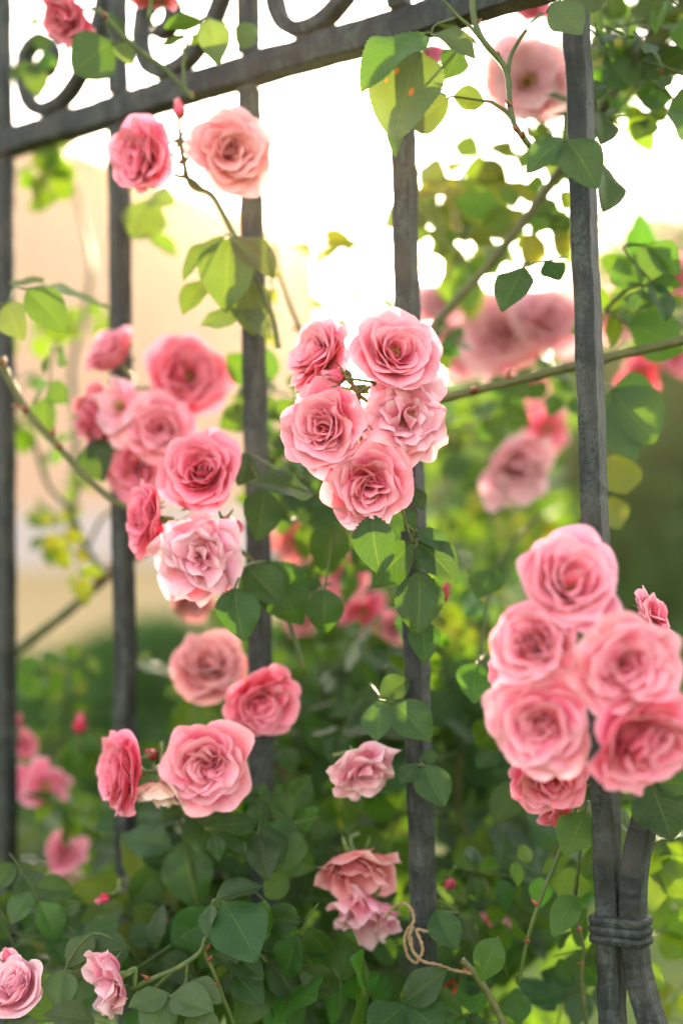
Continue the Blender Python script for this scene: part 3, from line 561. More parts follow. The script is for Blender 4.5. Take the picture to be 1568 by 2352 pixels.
spray('upright pale green leaf beside the cane tied with twine', [(1142, 2152, 1100, 2250, .96, .95, (-.35, .2, .92), 1.05)], 'mid', (1165, 2250, .99), gl)
spray('flat dark leaf pointing up across the foot of the fourth bar', [(928, 2302, 1022, 2234, .975, .965, (.1, .6, .78), 1.0), (930, 2305, 858, 2385, .975, .95, (-.2, .5, .85), 1.2), (936, 2308, 1015, 2370, .975, .95, (.15, .5, .85), 1.3)], 'blue', (930, 2360, .98), gl)
spray('dark leaf pair beside the twine at the fourth bar', [(1000, 2092, 1040, 2182, 1.0, .985, (.1, .3, .95), 1.2), (1050, 2095, 1105, 2170, 1.03, 1.02, (.2, .6, .75), .9)], 'dark', (990, 2060, 1.03), gl)
spray('bluish dark leaf overlapping the middle of the fourth bar', [(972, 1758, 1012, 1852, 1.0, .985, (.15, .2, .97), 1.25), (955, 1755, 920, 1800, 1.0, .99, (-.3, .3, .9), 1.1), (965, 1745, 1005, 1730, 1.02, 1.02, (.2, .4, .9), 1.1)], 'blue', (968, 1700, 1.03), gl)
spray('leaf of three round leaflets covering the fourth bar above the drooping rose', [(906, 1612, 986, 1696, 1.0, .985, (.1, .35, .93), 1.2), (868, 1608, 878, 1702, 1.01, 1.0, (-.2, .2, .96), 1.2), (872, 1600, 945, 1552, 1.01, 1.02, (.1, .5, .85), 1.0)], 'blue', (850, 1570, 1.05), gl)
spray('round leaf with two neighbours left of the big near cluster', [(1098, 1522, 1076, 1608, 1.04, 1.02, (-.2, .2, .95), 1.15), (1130, 1302, 1108, 1382, 1.08, 1.06, (-.2, .3, .9), 1.15), (1090, 1530, 1130, 1590, 1.05, 1.05, FR, 1)], 'mid', (1115, 1500, 1.1), gl)
spray('pointed leaf with a dark hole left of the double iron bars', [(1342, 1862, 1304, 1965, .965, .95, (-.2, .25, .95), 1.15), (1322, 2055, 1272, 2135, .98, .96, (-.3, .35, .88), .9)], 'mid', (1350, 1840, .97), gl)
spray('dark leaf hanging under the big near cluster beside the cut scroll bar', [(1492, 1800, 1548, 1928, .925, .90, (.1, .2, .97), 1.25), (1500, 1795, 1580, 1800, .925, .91, FR, 1.1)], 'dark', (1470, 1770, .92), gl)
spray('bright backlit leaves beyond the collar of the double bars', [(1500, 1985, 1590, 2050, 1.08, 1.06, (.2, .2, -.95), 1.1), (1495, 1985, 1490, 2098, 1.08, 1.06, (-.2, .1, -.95), .95), (1500, 1980, 1570, 1965, 1.08, 1.08, (.1, .3, -.9), 1.1)], 'lime', (1600, 1960, 1.1), gl)
spray('thin serrated leaf tip showing beyond the scroll bar under the collar', [(1478, 2205, 1530, 2272, 1.0, .99, (.5, .3, -.8), .8)], 'lime', (1440, 2190, 1.02), gl)
spray('broad backlit leaf group just beyond the middle of the tall bar', [(1402, 895, 1505, 1022, 1.08, 1.05, (.1, .15, -.98), 1.15), (1400, 900, 1435, 1082, 1.08, 1.06, (-.1, .1, -.98), .85), (1410, 890, 1500, 900, 1.08, 1.08, (.1, .2, -.97), 1.2)], 'mid', (1385, 880, 1.1), gl)
spray('yellow green backlit leaf tip below the broad backlit group', [(1402, 1045, 1432, 1145, 1.12, 1.1, (.1, .1, -.98), 1.25), (1398, 1140, 1432, 1230, 1.14, 1.12, (.3, .1, -.95), .9)], 'young', (1390, 1020, 1.13), gl)
spray('large backlit leaf directly above the long thick cane, beyond the tall bar', [(1440, 745, 1580, 790, 1.1, 1.08, (0, .35, -.93), 1.25), (1430, 740, 1460, 690, 1.1, 1.12, (0, .3, -.9), 1)], 'mid', (1400, 720, 1.1), gl)
spray('seven leaflet leaf arching beyond the tall bar on a pale twig', [(1490, 648, 1562, 665, 1.06, 1.06, (.1, .6, -.7), 1.0), (1470, 650, 1530, 575, 1.06, 1.08, (.1, .3, -.9), 1.1), (1450, 662, 1415, 605, 1.07, 1.09, (-.1, .3, -.9), 1.1), (1475, 660, 1460, 725, 1.06, 1.04, (.2, .3, -.9), 1.0), (1500, 652, 1530, 722, 1.06, 1.03, (.4, .4, .8), .9, 'blue'), (1430, 568, 1480, 560, 1.07, 1.08, (0, .9, .3), .7), (1485, 562, 1568, 620, 1.07, 1.07, (.1, .5, -.8), 1.0)], 'mid', (1440, 665, 1.08), gl)
spray('two dark leaflets hanging before the tall bar above the far roses', [(1200, 612, 1158, 706, 1.02, 1.0, (-.3, .3, .9), .95), (1250, 600, 1292, 645, 1.03, 1.02, (.1, .4, .9), 1.3), (1215, 608, 1180, 600, 1.03, 1.04, UPF, .8)], 'dark', (1300, 590, 1.05), gl)
spray('tuft of tiny young leaves against the sky at the picture edge', [(1512, 200, 1490, 216, 1.04, 1.04, FR, .9), (1512, 205, 1522, 242, 1.04, 1.04, FR, .8), (1514, 196, 1535, 178, 1.04, 1.05, FR, .9), (1500, 190, 1530, 205, 1.04, 1.04, SD, .8)], 'mid', (1540, 170, 1.05), gl)
spray('green leaf pair cut by the picture edge against the pale sky', [(1585, 225, 1532, 250, 1.02, 1.01, (-.2, .6, -.7), 1.2), (1590, 265, 1550, 325, 1.02, 1.0, (-.2, .3, -.9), 1.2)], 'mid', (1600, 200, 1.03), gl)
spray('large dark leaf hanging before the second bar above the rail', [(258, 92, 164, 168, 1.08, 1.06, (-.1, .35, -.93), 1.1), (268, 98, 305, 132, 1.08, 1.07, (.1, .5, .85), 1.0, 'grey'), (240, 30, 300, 95, 1.09, 1.09, (.6, .3, .7), .6)], 'dark', (285, 85, 1.075), gl)
spray('thin leaf with a pale centre leaflet above the rail beside the third bar', [(480, 42, 506, 128, 1.06, 1.05, (.2, .2, .95), 1.05, 'grey'), (462, 46, 374, 62, 1.06, 1.06, (0, .8, -.5), .8), (432, 86, 366, 104, 1.07, 1.07, (0, .9, -.3), .6), (540, 62, 592, 106, 1.07, 1.06, (.1, .4, -.9), 1.0), (455, 80, 440, 105, 1.06, 1.06, SD, 1)], 'mid', (425, 150, 1.07), gl)
spray('dark leaf hanging under the blurred pile of roses', [(208, 1008, 240, 1096, 1.17, 1.15, (-.2, .1, .97), 1.1), (212, 1005, 290, 1040, 1.18, 1.19, FR, .9)], 'dark', (200, 985, 1.18), gl)
spray('blurred bright leaf hanging below the sideways rose under the rail', [(348, 452, 322, 565, 1.22, 1.2, (-.2, .1, -.97), 1.15), (350, 450, 390, 470, 1.2, 1.18, FR, 1.1, 'grey'), (340, 545, 410, 585, 1.3, 1.3, UPF, 1)], 'lime', (380, 430, 1.15), gl)
spray('blurred green leaves just under the rail between the first two bars', [(145, 345, 65, 375, 1.4, 1.38, (-.1, .4, -.9), 1.2), (112, 412, 182, 440, 1.4, 1.38, (.1, .4, -.9), 1.1), (90, 430, 108, 492, 1.4, 1.38, (-.1, .2, -.95), 1.1)], 'lime', (165, 430, 1.6), gl)
spray('blurred golden leaf silhouette in front of the low sun between two bars', [(715, 552, 690, 585, 1.5, 1.48, (0, .2, -.97), 1.3), (740, 556, 810, 535, 1.5, 1.46, (0, .5, -.85), .8), (745, 562, 770, 602, 1.48, 1.45, (0, .2, -.97), 1.2), (800, 548, 838, 598, 1.48, 1.44, (0, .2, -.97), .9), (815, 520, 862, 535, 1.5, 1.48, (.4, .1, -.9), .6), (800, 500, 856, 488, 1.5, 1.48, (0, .6, -.75), .6)], 'young', (655, 570, 1.5), gl)  # young tone paints the sun's glow into these leaflets
for lab, x, y, k in [('lone small leaf against the bright gap', 712, 688, 0), ('young leaf trio above the topmost centre rose', 800, 668, 1), ('small green sprig beside the fourth bar over the open rose', 870, 690, 2), ('short sprig of small leaves just over the closed bud rose', 765, 735, 3)]:
    q = [(x, y+18, x-28+k*14, y-8, 1.5, 1.48, (-.1, .3, -.9), 1.2), (x+8, y+20, x+40, y-2, 1.5, 1.48, (.1, .3, -.9), 1.2), (x+5, y+24, x-22, y+28, 1.5, 1.5, (0, .3, -.9), 1.1)]
    spray(lab, q if k else q[1:2], 'lime', (x+12, y+60, 1.5), 'small leaves against the bright gap')
for lab, x, y, d in [('lit shoot of small yellow leaves beside the third bar', 625, 660, 1.14), ('lit shoot of small yellow leaves lower on the thin stem', 618, 760, 1.14)]:
    spray(lab, [(x, y, x+14, y+40, d, d, SD, .7), (x-4, y-20, x+20, y-40, d, d, SD, .6), (x, y+10, x-20, y+40, d, d, FR, .7)], 'young', (x-10, y+10, d), gl)
t = spray('pale leaf seen edge on beside the second bar above the low cluster', [(312, 1512, 400, 1552, 1.25, 1.22, (0, .95, .1), .7), (318, 1510, 350, 1500, 1.25, 1.25, UPF, .7)], 'grey', (305, 1500, 1.26), gl)  # pale grey tone stands for a sun glint on the leaf
# --- the thicket: whole leaves scattered where the photo shows them, each one a thing
MARKS = [(10, 1000, 'first bar'), (285, 1500, 'second bar'), (290, 700, 'second bar'), (585, 800, 'third bar'), (600, 1450, 'third bar'), (950, 1500, 'fourth bar'), (975, 1950, 'fourth bar'), (1385, 1100, 'tall bar'), (1345, 500, 'tall bar'), (1400, 2000, 'double bars'), (1440, 2140, 'iron collar'), (960, 2190, 'twine knot'),
         (850, 1115, 'lowest centre rose'), (460, 1280, 'faded pale rose'), (478, 1755, 'large frilled rose'), (278, 1772, 'side on low rose'), (597, 1615, 'dark drooping rose'), (838, 1772, 'drooping pale rose'), (820, 2030, 'brownish finished rose'), (1238, 1660, 'big near cluster'), (1258, 1790, 'shaded dusky rose'), (1285, 1868, 'half shaded rose'),
         (1182, 1085, 'nodding blurred rose'), (1255, 985, 'loose coral rose'), (1150, 765, 'far blurred roses'), (1212, 182, 'flat pale rose'), (1034, 2032, 'bright crimson bud'), (234, 2066, 'crimson bud'), (245, 2255, 'nodding finished rose'), (35, 2265, 'half turned bottom rose'), (560, 2140, 'large serrated leaf'), (1120, 2200, 'upright pale leaf'), (965, 1385, 'large hanging leaflet'), (862, 1250, 'sharp serrated leaf'),
         (1480, 100, 'thick slanting cane'), (1500, 800, 'long thick cane'), (1240, 2080, 'green dropping stem'), (100, 1805, 'blurred first bar rose'), (184, 1660, 'hedge side bud'), (1115, 2350, 'tied cane'), (1045, 2245, 'shaded red rose'), (745, 1400, 'round dark leaf'), (90, 1455, 'dark blurred cane'), (60, 980, 'sunlit arching cane'), (195, 700, 'faint green shoot'), (365, 1815, 'limp whitish petals'), (420, 2010, 'big shaded leaf'), (788, 1322, 'pink thicket rose')]
KEEP = [(597, 1615, 95, 1.08), (478, 1755, 110, 1.05), (278, 1772, 90, 1.05), (478, 1528, 90, 1.18), (838, 1778, 90, 1.04), (825, 2040, 100, 1.06), (1182, 1085, 80, 1.36), (1150, 765, 100, 1.5), (1255, 735, 80, 1.48), (1255, 985, 50, 1.42), (1034, 2032, 30, 1.06), (234, 2066, 30, 1.06), (245, 2255, 70, .98), (35, 2265, 80, .98), (1210, 185, 100, 1.16), (960, 2180, 60, 1.0)]
USED = {}
SIZEW = lambda s: 'small' if s < .78 else ('large' if s > 1.05 else 'middling')
def auto_label(x, y, n, tone, size, d):
    q = sorted(MARKS, key=lambda m: (m[0]-x)**2+(m[1]-y)**2); tw = dict(dark='dark green', mid='green', blue='bluish green', grey='pale grey green', lime='bright green', olive='olive green', young='yellow green')[tone]
    nw = {3: 'three', 5: 'five', 7: 'seven'}[n]
    for m in q[:5]:
        dx, dy = x-m[0], y-m[1]; rel = ('below' if dy > 0 else 'above') if abs(dy) > abs(dx) else ('right of' if dx > 0 else 'left of')
        depth = 'behind' if d > 1.12+(.0 if x > 800 else .1) else 'close to'
        lab = f'{SIZEW(size)} {tw} {nw} leaflet leaf {rel} the {m[2]}, {depth} the fence'
        if len(lab.split()) > 16: continue
        if lab not in USED: USED[lab] = 1; return lab
    m, m2 = q[0], q[1]
    for k in range(2, 8):
        lab = f'{tw} {nw} leaflet leaf between the {q[0][2]} and the {q[k][2]}'
        if len(lab.split()) > 16: lab = f'{tw} {nw} leaflet leaf near the {q[0][2]} towards the {q[k][2]}'
        if len(lab.split()) <= 16 and lab not in USED: USED[lab] = 1; return lab
    return lab
RG = random.Random(5)
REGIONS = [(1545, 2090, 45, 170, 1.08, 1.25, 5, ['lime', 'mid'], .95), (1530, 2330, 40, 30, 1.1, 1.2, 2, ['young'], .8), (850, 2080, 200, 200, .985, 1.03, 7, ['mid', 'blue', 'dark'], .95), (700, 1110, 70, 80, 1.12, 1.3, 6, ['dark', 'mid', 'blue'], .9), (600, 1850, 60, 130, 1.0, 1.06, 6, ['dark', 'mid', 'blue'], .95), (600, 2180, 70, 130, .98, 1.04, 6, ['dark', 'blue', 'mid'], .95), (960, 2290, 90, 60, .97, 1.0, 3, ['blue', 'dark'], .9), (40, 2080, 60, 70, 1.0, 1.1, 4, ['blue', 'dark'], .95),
 (760, 1950, 180, 120, 1.3, 1.6, 9, ['young', 'lime'], .85), (1180, 1980, 170, 160, 1.3, 1.6, 9, ['young', 'lime'], .8), (700, 2240, 160, 90, 1.3, 1.5, 5, ['young', 'lime'], .85), (1080, 1420, 90, 130, 1.3, 1.6, 7, ['young', 'lime'], .7),  # cx, cy, rx, ry, d0, d1, count, tones, size; young and lime tones paint in sunlight
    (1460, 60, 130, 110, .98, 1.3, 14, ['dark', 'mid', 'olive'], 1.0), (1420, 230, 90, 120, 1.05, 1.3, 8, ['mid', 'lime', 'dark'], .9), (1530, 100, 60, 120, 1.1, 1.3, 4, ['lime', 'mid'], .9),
    (1085, 470, 90, 100, 1.2, 1.5, 9, ['lime', 'olive', 'lime', 'young'], 1.15), (1245, 470, 80, 150, 1.08, 1.35, 8, ['mid', 'lime', 'young'], .85), (1255, 330, 45, 60, 1.06, 1.2, 4, ['dark', 'mid'], .8), (1040, 590, 60, 40, 1.2, 1.4, 4, ['lime', 'olive'], .9),  # lime mix of the first region paints backlight into its leaves
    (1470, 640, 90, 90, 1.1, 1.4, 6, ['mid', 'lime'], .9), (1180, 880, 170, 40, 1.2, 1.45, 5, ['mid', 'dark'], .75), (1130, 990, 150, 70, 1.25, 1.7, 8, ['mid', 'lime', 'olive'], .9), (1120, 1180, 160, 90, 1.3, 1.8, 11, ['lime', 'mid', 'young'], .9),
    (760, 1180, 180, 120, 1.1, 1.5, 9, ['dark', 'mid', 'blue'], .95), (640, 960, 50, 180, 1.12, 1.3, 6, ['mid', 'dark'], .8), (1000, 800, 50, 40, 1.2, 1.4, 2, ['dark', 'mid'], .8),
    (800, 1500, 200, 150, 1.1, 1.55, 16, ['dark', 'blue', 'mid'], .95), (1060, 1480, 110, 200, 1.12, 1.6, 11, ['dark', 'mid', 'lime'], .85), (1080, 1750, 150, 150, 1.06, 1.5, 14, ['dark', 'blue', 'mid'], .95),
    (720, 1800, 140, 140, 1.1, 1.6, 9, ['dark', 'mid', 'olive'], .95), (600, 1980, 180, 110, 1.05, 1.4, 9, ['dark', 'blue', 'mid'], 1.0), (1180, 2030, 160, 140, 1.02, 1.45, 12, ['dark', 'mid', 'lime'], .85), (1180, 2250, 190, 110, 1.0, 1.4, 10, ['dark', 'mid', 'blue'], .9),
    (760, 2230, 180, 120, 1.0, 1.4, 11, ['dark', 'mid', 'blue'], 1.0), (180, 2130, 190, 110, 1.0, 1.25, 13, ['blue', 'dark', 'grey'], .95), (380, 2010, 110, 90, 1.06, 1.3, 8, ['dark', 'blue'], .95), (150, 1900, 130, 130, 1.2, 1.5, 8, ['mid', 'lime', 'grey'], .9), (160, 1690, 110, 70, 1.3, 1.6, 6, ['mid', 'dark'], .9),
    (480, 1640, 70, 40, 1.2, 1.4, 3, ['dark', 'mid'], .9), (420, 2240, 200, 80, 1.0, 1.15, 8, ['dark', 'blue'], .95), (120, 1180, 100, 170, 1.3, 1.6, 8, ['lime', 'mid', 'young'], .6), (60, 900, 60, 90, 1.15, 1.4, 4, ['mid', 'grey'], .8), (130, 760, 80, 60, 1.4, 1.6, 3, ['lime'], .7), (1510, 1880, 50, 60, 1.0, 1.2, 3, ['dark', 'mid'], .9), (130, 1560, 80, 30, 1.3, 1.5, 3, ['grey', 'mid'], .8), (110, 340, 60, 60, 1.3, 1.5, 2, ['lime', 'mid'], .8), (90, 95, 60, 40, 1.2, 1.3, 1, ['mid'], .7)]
NS = 0
for cx, cy, rx, ry, d0, d1, cnt, tones, size in REGIONS:
    for i in range(cnt):
        a = RG.uniform(0, 6.283); r = RG.uniform(0, 1)**.5; x, y = cx+rx*r*math.cos(a), cy+ry*r*math.sin(a); d = RG.uniform(d0, d1)
        fd = fence_sh(x, y); s_ = (P(x, y, d)-B5).dot(fnor)
        if abs(s_) < .022: d += .05
        for kx, ky, kr, kd in KEEP:
            if (x-kx)**2+(y-ky)**2 < (kr+60*size)**2 and d < kd+.05: d = kd+RG.uniform(.06, .2)
        n = RG.choice([5, 5, 3, 7] if size < .9 else [5, 5, 3]); tone = RG.choice(tones); sz = size*RG.uniform(.8, 1.2)
        nrm = (Vector((0, 0, 1))*RG.uniform(.1, .9)-CF*RG.uniform(.3, 1.0)+CR*RG.gauss(0, .45)).normalized()
        dv = (CR*RG.gauss(0, .8)+CU*RG.gauss(-.25, .7)-CF*RG.gauss(.25, .35)).normalized()
        if abs(dv.dot(nrm)) > .9: dv = CR
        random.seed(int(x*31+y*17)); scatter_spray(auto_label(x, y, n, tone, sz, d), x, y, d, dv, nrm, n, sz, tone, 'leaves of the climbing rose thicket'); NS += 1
print('sprays', NS)
# --- the countless leaves farther into the thicket, one mass
def lowleaf():
    n = 7; v = np.linspace(0, 1, n); prof = np.sin(math.pi*v**.8)**.8; V = [(u*.36*prof[i], v[i], .2*abs(u)*.36*prof[i]-.25*v[i]**2*.6) for i in range(n) for u in (-1, 0, 1)]
    return np.array(V), grid(n, 3), np.array([(.5+u*.5, v[i]) for i in range(n) for u in (-1, 0, 1)])
LV, LF, LUV = lowleaf()
rg = np.random.default_rng(11)
def mass(label, tone, regs):
    g = Geo()
    for cx, cy, rx, ry, d0, d1, cnt in regs:
        for i in range(cnt):
            a = rg.uniform(0, 6.283); r = rg.uniform(0, 1)**.5; p = P(cx+rx*r*math.cos(a), cy+ry*r*math.sin(a), rg.uniform(d0, d1)); L = rg.uniform(.028, .052)
            nrm = Vector((rg.normal(0, .45), rg.uniform(-1, .1), rg.uniform(.2, 1))).normalized(); dv = Vector((rg.normal(0, 1), rg.normal(0, .5), rg.normal(-.3, .7))).normalized()
            if abs(dv.dot(nrm)) > .9: continue
            M_ = np.array(leaf_matrix(p, p+dv*L, nrm)); g.add(LV @ M_[:3, :3].T+M_[:3, 3], LF, LUV)
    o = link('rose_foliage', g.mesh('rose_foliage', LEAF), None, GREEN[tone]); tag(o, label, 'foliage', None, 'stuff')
mass('dim blurred leaves deep inside the thicket behind the fence', 'dark', [(790, 1640, 190, 150, 1.2, 1.5, 110), (1100, 1650, 130, 160, 1.2, 1.5, 110), (1190, 2010, 150, 150, 1.2, 1.45, 70), (400, 1960, 180, 110, 1.15, 1.4, 60), (760, 2230, 180, 110, 1.15, 1.4, 60), (1130, 1080, 150, 110, 1.55, 1.9, 60), (850, 1520, 280, 200, 1.5, 2.1, 190), (1100, 1700, 250, 180, 1.45, 2.1, 100), (650, 1850, 300, 250, 1.4, 2.0, 90), (1150, 2200, 230, 180, 1.4, 2.0, 40), (220, 2150, 260, 200, 1.3, 1.9, 130), (1100, 1400, 160, 160, 1.6, 2.2, 60), (750, 1220, 160, 120, 1.5, 1.9, 70), (150, 1950, 150, 120, 1.5, 1.9, 40)])  # thicket shade is put into the dark tone of this mass
mass('sunlit blurred leaves deep inside the thicket behind the far roses', 'lime', [(1150, 950, 180, 130, 1.7, 2.2, 90), (1150, 1150, 200, 120, 1.7, 2.2, 90), (1480, 700, 90, 120, 1.4, 1.7, 30), (1440, 120, 130, 140, 1.3, 1.6, 40), (1100, 480, 80, 90, 1.5, 1.7, 18), (1100, 1800, 250, 250, 1.45, 2.2, 150), (750, 2000, 260, 280, 1.4, 2.1, 150), (1150, 2200, 230, 180, 1.4, 2.1, 100), (180, 2000, 180, 120, 1.4, 1.9, 50), (1060, 1420, 140, 140, 1.6, 2.2, 60)])  # sunlight is put into the lime tone of this mass


# ------------------------------------------------------------------ canes
def cane(label, pts, r, mat=None, thorns=0, group=None, d=None, taper=.75, shoots=()):
    W = [P(*p) if len(p) == 3 else P(p[0], p[1], d) for p in pts]; path = smooth_path(W, 6); m = len(path)
    dm = sum((p[2] if len(p) == 3 else d) for p in pts)/len(pts); rad = r*dm/FPX*np.linspace(1, taper, m)
    o = path[0].copy(); rg = np.random.default_rng(int(pts[0][0]+pts[-1][1])); rad = rad*(1+.05*rg.normal(size=m))
    v, f, uv = tube(path-o, rad, 10); t = link('rose_cane', Geo().add(v, f, uv).mesh('rose_cane', mat or CANE)); t.location = o
    tag(t, label, 'cane', group)
    for k in range(thorns):
        i = int(rg.integers(2, m-2)); T = path[i+1]-path[i-1]; T /= np.linalg.norm(T); a = rg.normal(size=3); a -= T*a.dot(T); a /= np.linalg.norm(a)
        b = path[i]-o+a*rad[i]*.7; L = rad[i]*1.5+.003
        v, f, uv = tube([b, b+a*L*.5-T*L*.1, b+a*L-T*L*.45], [L*.42, L*.2, L*.02], 6)
        link('thorn', Geo().add(v, f, uv).mesh('thorn', THORN), t)
    for s in shoots:
        W = smooth_path([P(*p) if len(p) == 3 else P(p[0], p[1], d) for p in s], 5)
        v, f, uv = tube(W-o, np.linspace(rad[-1]*.95, rad[-1]*.7, len(W)), 8); link('side_shoot', Geo().add(v, f, uv).mesh('side_shoot', mat or CANE), t)
    return t
gc = 'rose canes trained along the fence'
cane('thorny green stem bending down in front of the flat pale rose', [(1083, -15), (1090, 50), (1112, 98), (1150, 142), (1166, 182), (1170, 240), (1182, 288), (1218, 338)], 7.5, STEM, 5, gc, .965, .8,
     [[(1165, 175), (1172, 130), (1190, 95), (1208, 68)], [(1178, 275), (1160, 255), (1128, 234)], [(1108, 95), (1080, 62), (1052, 38), (1012, -5)]])
cane('thick slanting cane crossing behind the tall bar from the top corner', [(1552, -30), (1480, 105), (1405, 215), (1300, 372), (1200, 512), (1110, 622), (1020, 720), (950, 810)], 13, CANE, 7, gc, 1.13, .7)
cane('long thick green cane rising gently to the picture edge behind the tall bar', [(1640, 760), (1568, 782), (1400, 820), (1200, 870), (1040, 910), (950, 940), (880, 1000)], 12.5, CANE, 5, gc, 1.06, .75)
cane('sunlit cane arching down in front of the first bar', [(-30, 790), (10, 850), (60, 940), (125, 1015), (195, 1092), (262, 1150), (330, 1180)], 9.5, CANE, 5, gc, 1.12, .8)
cane('dark blurred cane running up behind the first two bars', [(20, 1510), (90, 1455), (150, 1410), (215, 1352), (275, 1300), (340, 1262)], 13, CANE, 3, gc, 1.36, .8)
cane('thin stem carrying the two roses under the rail', [(640, 800), (622, 720), (572, 602), (530, 525), (488, 448), (440, 425), (420, 360), (415, 310)], 7, STEM, 3, gc, 1.085, .95, [[(470, 440), (440, 412), (398, 400)], [(416, 322), (412, 295), (409, 268)], [(424, 372), (445, 350), (470, 345)], [(415, 318), (398, 325), (375, 335)]])
cane('thin stem standing to the side of the third bar', [(705, 800), (690, 760), (662, 690), (640, 620), (630, 560)], 6, STEM, 2, gc, 1.2, .7)
cane('green stem hanging across the top rail between two bars', [(225, 20), (262, 60), (315, 112), (375, 155), (425, 205), (445, 225)], 6.5, STEM, 2, gc, 1.07, .8, [[(425, 205), (422, 150), (428, 105)], [(428, 140), (420, 110)]])
cane('faint blurred green shoot standing before the peach wall', [(160, 1250), (175, 1000), (165, 850), (190, 740), (210, 620), (195, 520), (170, 420)], 9, STEM, 0, gc, 1.62, .6)
cane('blurred branching shoot between the first two bars', [(250, 1330), (200, 1260), (165, 1180), (110, 1110), (80, 1020), (60, 980)], 8, STEM, 0, gc, 1.42, .6, [[(200, 1260), (235, 1190), (280, 1165)], [(165, 1180), (180, 1120), (175, 1060)]])
cane('green stem dropping from the big near cluster', [(1345, 1760), (1322, 1850), (1285, 1955), (1242, 2060), (1210, 2160), (1190, 2260)], 6, STEM, 3, gc, .97, .8)
cane('stem under the sharp centre cluster carrying the large serrated leaves', [(820, 905), (850, 1010), (905, 1120), (935, 1210), (960, 1300), (965, 1330)], 4.5, STEM, 2, gc, .985, .7)
cane('stem behind the faded pale rose reaching the third bar', [(455, 1175), (520, 1240), (590, 1300), (660, 1420), (700, 1550)], 5, STEM, 2, gc, 1.07, 1.)
cane('stem of the low rose cluster sinking into the thicket', [(355, 1760), (400, 1850), (425, 1930), (450, 2060), (470, 2170)], 4.5, STEM, 1, gc, 1.08, 1.)
cane('long pale stalk arching from the finished rose to the leafy node', [(300, 2275), (350, 2248), (405, 2225), (455, 2192), (470, 2168)], 6, STEM, 1, gc, .98, .9, [[(400, 2228), (375, 2250), (352, 2275)], [(430, 2210), (428, 2250), (420, 2270)]])
cane('green stem below the large serrated leaf near the bottom edge', [(500, 2095), (475, 2150), (468, 2180), (490, 2230), (512, 2290), (545, 2370)], 5.5, STEM, 3, gc, .985, 1.)
cane('brown green cane tied back with twine', [(1060, 2205), (1092, 2240), (1130, 2300), (1165, 2380), (1200, 2500)], 8, CANE, 2, gc, 1.0, 1.15)
cane('thin cane rising through the leaves beside the scroll bar', [(1345, 2352), (1335, 2250), (1340, 2180), (1315, 2080), (1330, 1980)], 5, CANE, 2, gc, 1.02, .7)
cane('fine green branch against the bright sky at the picture edge', [(1640, 200), (1568, 172), (1520, 155), (1472, 142)], 5, STEM, 1, gc, 1.05, .8)
cane('pale twig with young leaves just beyond the tall bar', [(1388, 715), (1410, 690), (1440, 665), (1490, 648)], 6, STEM, 0, gc, 1.08, .6)
cane('shaded cane slanting through the low thicket', [(560, 1640), (660, 1800), (760, 1960), (850, 2110), (900, 2300)], 8, CANE, 3, gc, 1.25, 1.1)
cane('shaded stem running up behind the fourth bar', [(1080, 2000), (1050, 1800), (1080, 1640), (1110, 1480), (1140, 1300), (1240, 1180)], 7, CANE, 2, gc, 1.28, .7)
# twine
def twine(pts, o): 
    W = smooth_path([P(*p) for p in pts], 7)
    a = np.array([[.0011*math.cos(i*.9), 0, .0011*math.sin(i*.9)] for i in range(len(W))]); g = Geo()
    for s in (1, -1): v, f, uv = tube(W-o+s*a*.5, .00085, 6); g.add(v, f, uv)
    return g
o = np.array(P(955, 2190, 1.0)); t = thing('twine', 'frayed jute twine knotted round the fourth bar and tying back a cane', 'twine', Matrix.Translation(o))
k = lambda cx, cy, d: (688.9+cx*.3042, 1636+cy*.3042, d)
link('loop', twine([k(640, 1560, 1.01), k(700, 1475, 1.005), k(780, 1440, 1.0), k(840, 1490, .995), k(857, 1580, .995), k(815, 1640, .995), k(788, 1720, .99), k(815, 1840, .99), k(868, 1888, .99), k(890, 1865, .99), k(850, 1800, .99), k(820, 1700, .99), k(850, 1620, .99)], o).mesh('loop', TWINE), t)
link('tail', twine([k(1060, 1690, 1.03), k(1010, 1665, 1.0), k(950, 1655, .99), k(880, 1645, .99), k(915, 1740, .985), k(925, 1800, .985), k(900, 1850, .985), k(850, 1800, .985), k(835, 1700, .985), k(850, 1800, .985), k(930, 1880, .985), k(1040, 1905, .985), k(1150, 1945, .99), k(1321, 1975, 1.0), k(1400, 1990, 1.0)], o).mesh('tail', TWINE), t)
# ants
for lab, x, y, d, a in [('small dark ant walking over a petal between two roses of the centre cluster', 851, 982, .925, .6), ('second tiny ant at the petal edge just under the other ant', 838, 990, .928, 2.2)]:
    z = camvec(-.1, .1, 1); g = Geo()
    for yy, ry, rx in ((-.0013, .0010, .0006), (0, .0007, .0004), (.0011, .0006, .0005)):
        V = []; n = 6
        for i in range(5):
            th = math.pi*i/4
            for kk in range(n): V.append((rx*math.sin(th)*math.cos(kk*6.283/n), yy+ry*math.cos(th), .0006+rx*math.sin(th)*math.sin(kk*6.283/n)))
        g.add(V, [(i*n+kk, i*n+(kk+1) % n, (i+1)*n+(kk+1) % n, (i+1)*n+kk) for i in range(4) for kk in range(n)])
    for s in (-1, 1):
        for q in (-1, 0, 1):
            v, f, uv = tube([(0, q*.0003, .0006), (s*.0009, q*.0009, .0010), (s*.0016, q*.0014, 0)], .00009, 4); g.add(v, f, uv)
    o = link('ant', g.mesh('ant', ANT)); o.matrix_world = Matrix.Translation(P(x, y, d)) @ frame(z, a); tag(o, lab, 'ant', 'ants on the rose petals')


